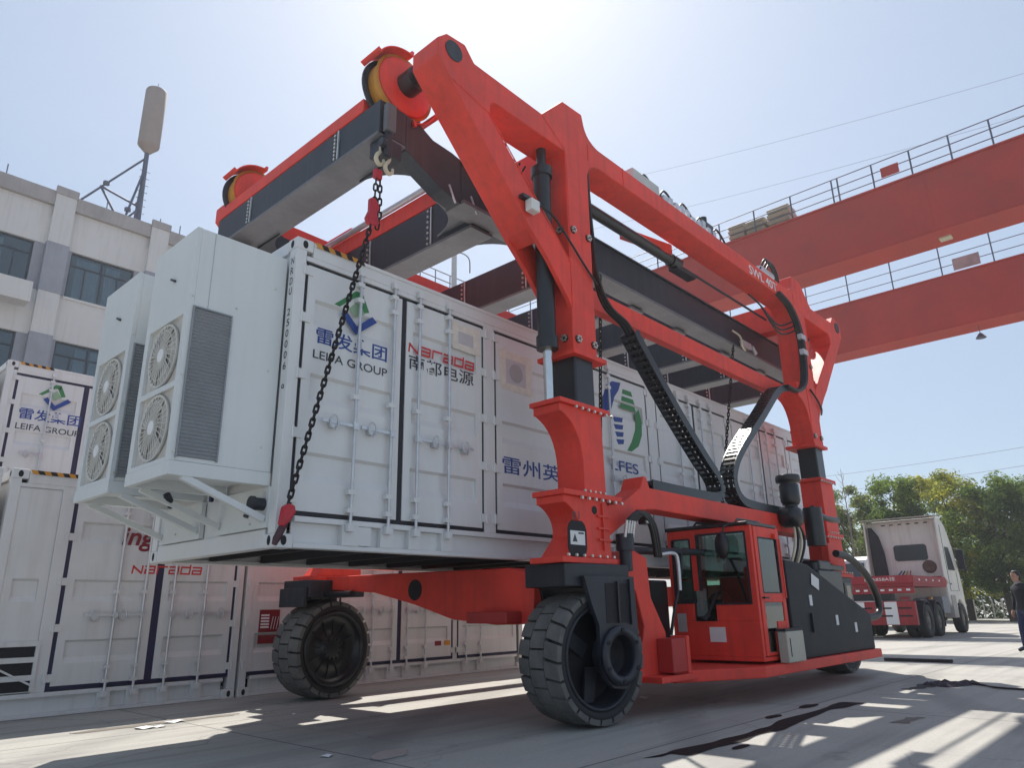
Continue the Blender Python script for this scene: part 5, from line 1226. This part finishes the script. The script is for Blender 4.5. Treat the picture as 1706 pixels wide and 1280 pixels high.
# wind deflector walls behind the cab, roof lip, rear window, duct, horn
MB().prism([(30.55, 1.98), (30.70, 4.16), (31.02, 4.18), (31.02, 1.75)], 'y', TY0 - .03, TY0 + .02).build("side_deflector", TRW, tk, .01, fixn=True)
MB().prism([(30.55, 1.98), (30.70, 4.16), (31.02, 4.18), (31.02, 1.75)], 'y', TY1 - .02, TY1 + .03).build("side_deflector", TRW, tk, .01, fixn=True)
MB().prism([(30.45, 4.17), (31.4, 4.24), (31.4, 4.28), (30.45, 4.20)], 'y', TY0 - .05, TY1 + .05).build("roof_lip", mat("lip_grey", (.34, .31, .28), .6), tk, .01, fixn=True)
rw = [(7.50 + .12 * (math.cos(t) - (1 if math.cos(t) > 0 else -1)) + (.58 * (1 if math.cos(t) > 0 else -1)) + .45, 2.92 + .30 * (1 if math.sin(t) > 0 else -1) + .12 * (math.sin(t) - (1 if math.sin(t) > 0 else -1))) for t in [R_(15 + 30 * i) for i in range(12)]]
MB().prism(rw, 'x', 30.975, 30.999).build("rear_window", GLASS_K, tk, fixn=True)
MB().prism([(9.30, 2.0), (8.82, 2.0), (8.86, 3.0), (8.98, 3.6), (9.20, 3.95), (9.30, 3.95)], 'x', 30.75, 30.998).build("intake_duct", TRK, tk, .03, fixn=True)
MB().lathe([(0, -.02), (.06, -.02), (.08, -.05), (.20, -.06), (.24, -.02), (.24, .0)], (30.99, 7.38, 2.38), 'x', 20).build("spare_horn", mat("rust_brown", (.16, .10, .085), .8), tk)
for i in range(6): MB().box(30.985, 30.9995, 7.2 + i * .3, 7.33 + i * .3, 3.98, 4.02).build("cab_vent", UNDER, tk)
for (a, b, c_, d) in ((31.55, 32.3, 2.2, 3.05),): MB().prism([(31.5, 2.25), (31.5, 3.1), (32.1, 3.1), (32.55, 2.25)], 'y', TY0 + .02, TY0 + .028).build("side_window", GLASS_K, tk, fixn=True)
MB().box(32.85, 33.0, TY0 - .28, TY0 - .04, 2.3, 3.05).bar((33.0, TY0 + .1, 3.1), (32.92, TY0 - .16, 3.05), .04, .04).build("mirror", TRK, tk, .02)
MB().box(30.0, 30.9, TY0 + .05, TY0 + .55, .72, 1.30).build("battery_box", mat("dusty_steel", (.25, .25, .27), .6), tk, .02)
for i in range(3): MB().box(31.15 + .22 * i, 31.27 + .22 * i, TY0 - .02, TY0 + .3, .55, 1.35).build("air_tank_strap", mat("alloy", (.5, .46, .42), .5), tk, .02)
MB().cyl((29.3, TY0 + .7, 1.1), (30.4, TY0 + .7, 1.1), .16, n=14).build("air_tank", mat("tank_grey", (.35, .36, .38), .5), tk)

for (a, b) in (((31.35, 1.5), (31.35, 3.9)), ((32.62, 1.5), (32.62, 2.2)), ((31.35, 1.5), (32.62, 1.5))):
    MB().bar((a[0], TY0 + .027, a[1]), (b[0], TY0 + .027, b[1]), .008, .018, (0, 1, 0)).build("door_seam", UNDER, tk)
MB().box(31.45, 31.6, TY0 + .015, TY0 + .028, 1.72, 1.77).build("door_handle", UNDER, tk)
for z in (.62, .98): MB().box(31.95, 32.15, TY0 - .02, TY0 + .2, z, z + .06).build("step", TRK, tk)
for y in (TY0 + .12, TY1 - .42): MB().box(26.33, 26.3495, y, y + .3, 1.19, 1.30).build("tail_lamp", MAROON, tk)
MB().box(28.3, 28.5, TY0 - .01, TY0 + .05, 1.2, 1.28).build("side_marker", YEL, tk)
MB().cyl((30.0, TY1 - .35, .95), (31.1, TY1 - .35, .95), .28, n=16).build("fuel_tank", mat("tank_alloy", (.5, .5, .5), .4, metal=.5), tk)
for x in (27.15, 29.75): MB().box(x, x + .02, TY0 + .02, TY0 + .60, .30, .85).build("mud_flap", TRK, tk)
for i in range(4): MB().bar((30.98, 8.1 + .16 * i, 2.02), (30.8, 8.0 + .1 * i, 2.25), .03, .03).build("air_coupling", (TRR, YEL, TRK, BLUE_T)[i], tk)
# white van further back
vn = thing("parked_van", "white van half hidden between the gantry's rear leg and the lorry", "van", (37, 12, 0))
vp = [(35.0, .45), (35.0, 1.1), (35.15, 1.75), (35.45, 3.0), (35.8, 3.15), (40.2, 3.15), (40.4, 2.9), (40.4, .45)]
MB().prism(vp, 'y', 10.9, 12.9).build("body", mat("van_white", (.68, .69, .70), .35), vn, .08, fixn=True)
MB().prism([(35.10, 1.85), (35.38, 2.85), (35.36, 2.85), (35.08, 1.85)], 'y', 11.05, 12.75).build("windscreen", GLASS_K, vn, fixn=True)
MB().box(35.75, 36.9, 10.885, 10.899, 1.85, 2.75).build("side_window", GLASS_K, vn); MB().box(37.2, 39.9, 10.885, 10.899, 1.85, 2.75).build("side_window", GLASS_K, vn)
for x in (36.0, 39.4):
    for y in (11.0, 12.8): inst(TT, "wheel", vn, (x, y, .36), None, (.68, .68, .68))

# ------------------------------------------------------------------ person at the right edge
def person(x, y, rz):
    root = thing("person", "person in dark jacket and navy trousers standing at the right picture edge", "person", (x, y, 0))
    root.rotation_euler = (0, 0, rz)
    J = {"pel": (0, 0, .93, .125, .10), "wst": (0, 0, 1.08, .13, .10), "chs": (.01, 0, 1.30, .155, .115), "sho": (0, 0, 1.43, .12, .09), "nek": (.015, 0, 1.50, .055, .055), "hd0": (.03, 0, 1.56, .06, .06),
         "lsh": (0, .17, 1.41, .07, .065), "lel": (-.03, .24, 1.13, .052, .05), "lwr": (.06, .25, .90, .036, .034), "rsh": (0, -.17, 1.41, .07, .065), "rel": (-.03, -.24, 1.13, .052, .05), "rwr": (.06, -.25, .90, .036, .034),
         "lhp": (0, .09, .88, .10, .10), "lkn": (.03, .10, .50, .066, .066), "lan": (-.01, .11, .10, .045, .045), "ltoe": (.16, .12, .04, .045, .035),
         "rhp": (0, -.09, .88, .10, .10), "rkn": (.07, -.10, .50, .066, .066), "ran": (.08, -.11, .10, .045, .045), "rtoe": (.25, -.12, .04, .045, .035)}
    E_ = [("pel", "wst"), ("wst", "chs"), ("chs", "sho"), ("sho", "nek"), ("nek", "hd0"), ("sho", "lsh"), ("lsh", "lel"), ("lel", "lwr"), ("sho", "rsh"), ("rsh", "rel"), ("rel", "rwr"),
          ("pel", "lhp"), ("lhp", "lkn"), ("lkn", "lan"), ("lan", "ltoe"), ("pel", "rhp"), ("rhp", "rkn"), ("rkn", "ran"), ("ran", "rtoe")]
    names = list(J); me = bpy.data.meshes.new("body"); me.from_pydata([J[n][:3] for n in names], [(names.index(a), names.index(b)) for a, b in E_], [])
    o = link("body", me, CLOTH, root)
    md = o.modifiers.new("skin", 'SKIN'); md.use_smooth_shade = True
    for n, v in zip(names, me.skin_vertices[0].data): v.radius = (J[n][3], J[n][4]); v.use_root = (n == "pel")
    sb = o.modifiers.new("sub", 'SUBSURF'); sb.levels = 2; sb.render_levels = 2
    dg = bpy.context.evaluated_depsgraph_get(); m2 = bpy.data.meshes.new_from_object(o.evaluated_get(dg)); o.modifiers.clear(); o.data = m2
    m2.materials.clear()
    for mm in (CLOTH, TROUS, SKIN, TRK): m2.materials.append(mm)
    for p in m2.polygons:
        c = p.center; p.use_smooth = True
        p.material_index = 3 if c.z < .09 else 1 if c.z < .90 and abs(c.y) < .21 else 2 if c.z > 1.50 or (c.z < .91 and abs(c.y) > .21) else 0
    # head with face relief
    hm = MB().lathe([(0, -.125), (.045, -.118), (.068, -.085), (.078, -.03), (.082, .03), (.076, .075), (.05, .108), (0, .118)], (0, 0, 0), 'z', 24)
    vs = []
    for (a, b, c) in hm.v:
        k = 1.18 if a > 0 else 1.14
        X, Y, Z = a * k, b * .93, c
        if a > .05 and abs(b) < .02: X += .022 * math.exp(-((c + .015) / .022) ** 2) + .006 * math.exp(-((c + .065) / .012) ** 2)
        if a > .03 and .02 < abs(b) < .05 and abs(c - .012) < .018: X -= .008
        vs.append((X + .045, Y, Z + 1.645))
    hd = MB().add(vs, hm.f, True).build("head", SKIN, None); hd.parent = root
    for s_ in (-1, 1):
        e = MB().lathe([(0, -.012), (.012, -.006), (.012, .006), (0, .012)], (0, 0, 0), 'y', 8); e.v = [(.04 + v[0] * 1.4, s_ * .078 + v[1], 1.64 + v[2] * 2.2) for v in e.v]
        q = e.build("ear", SKIN, None); q.parent = hd
        q = MB().box(.128, .134, s_ * .032 - .012, s_ * .032 + .012, 1.652, 1.660).build("eye", HAIR, None); q.parent = hd
    q = MB().box(.128, .136, -.02, .02, 1.578, 1.584).build("mouth", mat("lip", (.28, .10, .08), .5), None); q.parent = hd
    hr = MB().lathe([(.088, .0), (.092, .04), (.086, .085), (.06, .118), (0, .130)], (0, 0, 0), 'z', 24)
    hr.v = [(v[0] * 1.14 + .028 - (.02 if v[0] > 0 and v[2] < .05 else 0), v[1] * .98, v[2] + 1.655) for v in hr.v]
    q = hr.build("hair", HAIR, None); q.parent = hd
    b = MB().lathe([(.08, -.09), (.09, -.04), (.092, .02), (.088, .04)], (0, 0, 0), 'z', 24)
    b.v = [(min(v[0] * 1.12 + .02, .03), v[1] * .98, v[2] + 1.645) for v in b.v]; q = b.build("hair", HAIR, None); q.parent = hd
    # hands: palm, four fingers, thumb
    for s_ in (-1, 1):
        h = MB().tube([(.06, s_ * .25, .90), (.075, s_ * .252, .86), (.085, s_ * .253, .81)], [.026, .034, .03], 8)
        for k in range(4):
            ln = (.07, .08, .076, .06)[k]; xx = .06 + .017 * k
            h.tube([(xx, s_ * .253, .82), (xx + .008, s_ * .248, .82 - ln * .5), (xx + .004, s_ * .238, .82 - ln)], [.009, .0085, .007], 6)
        h.tube([(.095, s_ * .246, .86), (.118, s_ * .238, .83), (.122, s_ * .236, .80)], [.011, .010, .008], 6)
        q = h.build("hand", SKIN, None); q.parent = root
    q = MB().lathe([(.066, 1.47), (.072, 1.49), (.066, 1.525)], (.02, 0, 0), 'z', 16).build("collar", mat("grey_collar", (.30, .30, .31), .9), None); q.parent = root
    return root
person(20.6, 3.14, R_(140))

# ------------------------------------------------------------------ trees
def tree(x, y, h, rx, leaf, lab, seed, nleaf=5200, bare=False):
    rnd = random.Random(seed)
    root = thing("broadleaf_tree", lab, "tree", (x, y, 0), "trees beyond the yard gate")
    tr = MB(); th = h * .38; lean = (rnd.uniform(-.3, .3), rnd.uniform(-.3, .3))
    tr.tube([(x, y, 0), (x + lean[0] * .4, y + lean[1] * .4, th * .5), (x + lean[0], y + lean[1], th), (x + lean[0] * 1.3, y + lean[1] * 1.3, h * .75)], [.20, .16, .12, .04], 8)
    cl = []
    nb = 11
    for k in range(nb):
        a = k * 2.4 + rnd.random(); z0 = th * .7 + (h * .55 - th * .7) * k / nb; r = rx * rnd.uniform(.55, .95)
        z1 = z0 + h * rnd.uniform(.14, .34)
        p1 = (x + lean[0] + r * math.cos(a), y + lean[1] + r * math.sin(a), min(z1, h * .86)); tr.tube([(x + lean[0] * .9, y + lean[1] * .9, z0), (x + lean[0] + r * .5 * math.cos(a), y + lean[1] + r * .5 * math.sin(a), (z0 + p1[2]) / 2 + .2), p1], [.07, .05, .015], 5)
        cl.append(p1)
    tr.build("trunk", BARK, root)
    for k in range(44):
        a = rnd.random() * 6.283; zz = rnd.uniform(.16, .96) * h; prof = math.sin(math.pi * min(1, max(0, (zz / h - .05) / .97))) ** .6
        r = rx * prof * math.sqrt(rnd.random()) * 1.02; cl.append((x + lean[0] + r * math.cos(a), y + lean[1] + r * math.sin(a), zz))
    V = []; F = []
    per = nleaf // len(cl)
    for (cx, cy, cz) in cl:
        s0 = rnd.uniform(.50, .95)
        for j in range(per):
            u, v_, w = rnd.gauss(0, 1), rnd.gauss(0, 1), rnd.gauss(0, 1); L_ = math.sqrt(u * u + v_ * v_ + w * w) + 1e-6
            rr = s0 * (rnd.random() ** .45); px, py, pz = cx + u / L_ * rr, cy + v_ / L_ * rr, cz + w / L_ * rr * .72
            s_ = rnd.uniform(.06, .115); n = Vector((u / L_ + rnd.uniform(-.7, .7), v_ / L_ + rnd.uniform(-.7, .7), w / L_ + rnd.uniform(-.4, .9))).normalized()
            t = n.orthogonal().normalized(); b = n.cross(t); an_ = rnd.random() * 6.28; t2 = t * math.cos(an_) + b * math.sin(an_); b2 = n.cross(t2); i0 = len(V); c = Vector((px, py, pz))
            V += [tuple(c - t2 * s_ * 1.3), tuple(c + b2 * s_ * .55 + n * s_ * .2), tuple(c + t2 * s_ * 1.3), tuple(c - b2 * s_ * .55 + n * s_ * .2)]; F += [(i0, i0 + 1, i0 + 2), (i0, i0 + 2, i0 + 3)]
    m = MB(); m.v = V; m.f = F; m.sm = [False] * len(F)
    m.build("crown", leaf, root)
    return root
TR = [(52, 16.6, 8.9, 2.6, LEAF_G, "grey-green tree just right of the gantry's rear leg"), (50, 13.6, 8.8, 2.5, LEAF_D, "dark green tree left of the lorry cab"),
      (54, 12.6, 9.3, 2.6, LEAF_Y, "yellow-green tree rising directly above the lorry cab's left half"), (52, 10.6, 9.0, 2.7, LEAF_Y, "broad yellow-green tree above the lorry cab's right half"), (50, 8.2, 8.4, 2.5, LEAF_D, "dark green tree right of the lorry"),
      (51, 6.3, 8.0, 2.4, LEAF_D, "dark tree above the person at the right edge"), (62, 19.8, 9.6, 2.9, LEAF_G, "pale tree half hidden behind the gantry's rear leg"), (63, 9.4, 9.0, 3.0, LEAF_D, "dark tree in the second row right of the lorry"),
      (64, 14.5, 9.4, 3.0, LEAF_D, "dark tree in the second row behind the lorry cab"), (49, 4.2, 8.2, 2.5, LEAF_G, "grey-green tree outside the right picture edge"), (62, 24.5, 9.2, 3.0, LEAF_D, "dark tree hidden behind the rear leg"), (66, 5.0, 9.0, 3.0, LEAF_D, "dark second row tree at the far right")]
for i, t in enumerate(TR): tree(*t, 100 + i, nleaf=12000 if t[0] < 56 else 6500)
bt = thing("bare_tree", "thin leafless sapling in front of the grey-green tree", "tree", (47, 15.1, 0))
b = MB().tube([(47, 15.1, 0), (47.05, 15.15, 4), (47.0, 15.2, 9.2)], [.07, .05, .01], 6); rnd = random.Random(5)
for k in range(26):
    z = 3.4 + k * .21; a = rnd.random() * 6.28; L_ = rnd.uniform(.5, 1.3) * (1.1 - k / 40)
    b.tube([(47.02, 15.16, z), (47.02 + L_ * .5 * math.cos(a), 15.16 + L_ * .5 * math.sin(a), z + L_ * .55), (47.02 + L_ * .8 * math.cos(a + .2), 15.16 + L_ * .8 * math.sin(a + .2), z + L_ * 1.2)], [.018, .012, .005], 4)
b.build("branches", mat("pale_bark", (.22, .18, .15), .9), bt)
# undergrowth hedge behind the gate
hd_ = random.Random(9); V = []; F = []
for k in range(30000):
    x = 58.6 + hd_.random() * 3; y = -6 + hd_.random() * 36; z = hd_.random() * (4.2 + math.sin(y * 1.3) * .7)
    s_ = hd_.uniform(.07, .15); n = Vector((hd_.gauss(0, 1), hd_.gauss(0, 1), hd_.gauss(0, 1) + .4)).normalized(); t = n.orthogonal().normalized(); bb = n.cross(t); c = Vector((x, y, z)); i0 = len(V)
    V += [tuple(c - t * s_ * 1.3), tuple(c + bb * s_ * .6), tuple(c + t * s_ * 1.3), tuple(c - bb * s_ * .6)]; F.append((i0, i0 + 1, i0 + 2, i0 + 3))
m = MB(); m.v = V; m.f = F; m.sm = [False] * len(F)
o = m.build("undergrowth", LEAF_D); o["kind"] = "stuff"; o["label"] = "dense dark shrubs behind the white gate"

# retractable yard gate
gt = thing("retractable_gate", "low white lattice gate across the yard entrance in front of the trees", "gate", (57, 8, 0))
for i in range(26):
    y = 2 + i * .52
    MB().box(56.9, 56.98, y - .03, y + .03, .08, 1.12).build("gate_post", FENCEW, gt, .01)
    MB().cyl((56.94, y, 1.12), (56.94, y, 1.22), .05, .02, n=8).build("post_cap", FENCEW, gt)
    MB().box(56.86, 57.02, y - .08, y + .08, .02, .10).build("gate_foot", FENCEW, gt)
    if i < 25:
        MB().bar((56.88, y, .25), (56.88, y + .52, 1.0), .02, .035).build("lattice_bar", FENCEW, gt); MB().bar((57.0, y, 1.0), (57.0, y + .52, .25), .02, .035).build("lattice_bar", FENCEW, gt)

# overhead wires
for i, (a, b, lab) in enumerate((((60, 50, 49.5), (60, -10, 37.5), "highest thin wire crossing the sky at right"), ((60, 50, 43.6), (60, -10, 34.6), "second thin wire crossing the sky at right"), ((60, 50, 39.5), (60, -10, 30.0), "third thin wire just above the crane girder"),
                                 ((61, 36, 10.2), (61, -10, 11.4), "low thin wire above the trees at right"), ((61, 36, 11.6), (61, -10, 12.6), "upper of the two low wires above the trees"))):
    A, B = Vector(a), Vector(b)
    pts = [A.lerp(B, k / 16) + Vector((0, 0, -.9 * 4 * (k / 16) * (1 - k / 16))) for k in range(17)]
    tag(MB().tube(pts, (.014 if i < 3 else .012), 5).build("power_line", POLE), lab, "wire", "thin overhead wires")

# ------------------------------------------------------------------ things lying on the concrete
st = random.Random(21)
def blob(pts, jit, k=4):
    out = []
    for i in range(len(pts)):
        a, b = Vector((*pts[i], 0)), Vector((*pts[(i + 1) % len(pts)], 0))
        for j in range(k):
            p = a.lerp(b, j / k); out.append((p.x + st.uniform(-jit, jit), p.y + st.uniform(-jit, jit)))
    sm = smooth_path([(p[0], p[1], 0) for p in out] + [(out[0][0], out[0][1], 0)], 4)[:-1]
    return [(p.x, p.y) for p in sm]
def flat(name, pts, m, z=.004): 
    return MB().add([(p[0], p[1], z) for p in pts], [list(range(len(pts)))]).build(name, m)
tag(flat("oil_stain", blob([(5.25, 3.46), (5.9, 3.42), (6.7, 3.40), (7.6, 3.42), (8.6, 3.46), (9.5, 3.42), (9.55, 3.26), (8.7, 3.28), (7.4, 3.20), (6.4, 3.20), (5.6, 3.28)], .05, 3), OIL), "long wet black stain on the concrete in front of the cab", "stain")
for (bx_, by_, br, lab) in ((7.9, 3.60, .10, "round black drip beside the long wet stain"), (8.9, 3.62, .14, "larger black drip nearer the cab than the long stain"), (6.1, 3.10, .08, "tiny black drip camera side of the long stain")):
    tag(flat("oil_drip", blob([(bx_ + br * 1.8 * math.cos(q), by_ + br * .6 * math.sin(q)) for q in [k_ * 1.05 for k_ in range(6)]], br * .15, 1), OIL), lab, "stain", "black oil drips on the concrete")
tag(flat("oil_stain", blob([(11.4, 3.30), (12.0, 3.25), (12.7, 3.05), (12.4, 2.86), (11.8, 3.0), (11.2, 3.2)], .06, 4), OIL), "small ragged dark stain on the concrete at right", "stain")
tag(flat("oil_stain", blob([(8.1, 2.56), (8.6, 2.5), (8.7, 2.36), (8.2, 2.40)], .03, 4), mat("stain_brown", (.12, .10, .085), .6)), "little brown stain in the sunlit patch at lower right", "stain")
tag(flat("damp_stain", blob([(2.8, 8.75), (3.6, 8.8), (4.6, 8.72), (4.5, 8.60), (3.6, 8.62), (2.9, 8.60)], .05, 5), mat("damp_brown", (.15, .13, .10), .6)), "brown damp patch in front of the short container", "stain")
tag(MB().box(16.45, 16.57, 3.84, 5.05, .004, .06).build("steel_bar", TRK, None, .005), "dark steel bar lying on the sunlit concrete near the lorry", "bar")
rg = MB()
for k in range(26):
    x, y = 12.2 + st.uniform(-.35, .45), 2.95 + st.uniform(-.22, .22); a = st.random() * 6.28; s_ = st.uniform(.06, .16)
    rg.add([(x + s_ * math.cos(a + q * 1.257) * st.uniform(.7, 1.2), y + s_ * math.sin(a + q * 1.257) * st.uniform(.7, 1.2), .006) for q in range(5)] + [(x, y, st.uniform(.02, .055))], [(q, (q + 1) % 5, 5) for q in range(5)])
tag(rg.build("rag_heap", mat("rag_plum", (.05, .035, .05), .9, var=.4, scale=9)), "crumpled dark rags heaped on the concrete at right", "rags")
tag(MB().tube(smooth_path([(12.4, 2.8, .02), (12.2, 2.5, .018), (11.95, 2.3, .018), (11.9, 1.9, .018), (12.1, 1.4, .018)]), .014, 6).build("loose_cable", HOSE), "thin dark cable trailing from the rags to the right edge", "cable")
SCR = [((3.85, 8.62), .10, "white scrap in the sunlit strip at left, nearest the containers"), ((3.45, 8.44), .13, "largest white scrap in the sunlit strip at left"), ((3.58, 8.38), .07, "small white scrap beside the largest one at left"), ((3.75, 5.54), .06, "small white scrap on the shaded concrete at the bottom"),
       ((4.96, 8.04), .035, "tiny white scrap near the far front wheel"), ((8.5, 5.6), .10, "white scrap just right of the near front wheel"), ((12.0, 5.25), .07, "white scrap under the platform edge")]
for (p, s_, lab) in SCR:
    pts = [(p[0] + s_ * st.uniform(.6, 1.3) * math.cos(q * 1.05), p[1] + s_ * st.uniform(.5, 1.1) * math.sin(q * 1.05)) for q in range(6)]
    tag(MB().add([(a, b, .006 + .012 * (i % 2)) for i, (a, b) in enumerate(pts)] + [(p[0], p[1], .022)], [(i, (i + 1) % 6, 6) for i in range(6)]).build("paper_scrap", PAPER), lab, "litter", "white scraps on the concrete")
tag(MB().prism(blob([(3.9, 5.02), (4.2, 5.05), (4.35, 5.25), (4.1, 5.35), (3.95, 5.22)], .03, 2), 'z', .004, .012).build("plastic_sheet", mat("dusty_plastic", (.33, .32, .31), .35, var=.2, scale=12)), "flat dusty plastic sheet on the shaded concrete at the bottom", "litter")

# ------------------------------------------------------------------ thin yard haze
hb_ = MB().box(-40, 110, -60, 90, -1.0, 60.0).build("haze", None)
hm_ = bpy.data.materials.new("haze"); hm_.use_nodes = True
hn = hm_.node_tree
for n in list(hn.nodes):
    if n.type != 'OUTPUT_MATERIAL': hn.nodes.remove(n)
pv = hn.nodes.new("ShaderNodeVolumePrincipled")
pv.inputs["Color"].default_value = (0.86, 0.90, 0.96, 1); pv.inputs["Density"].default_value = 0.0011; pv.inputs["Anisotropy"].default_value = 0.45
hn.links.new(pv.outputs[0], hn.nodes["Material Output"].inputs["Volume"])
hb_.data.materials.append(hm_); hb_["kind"] = "stuff"; hb_["label"] = "thin pale haze over the whole yard"
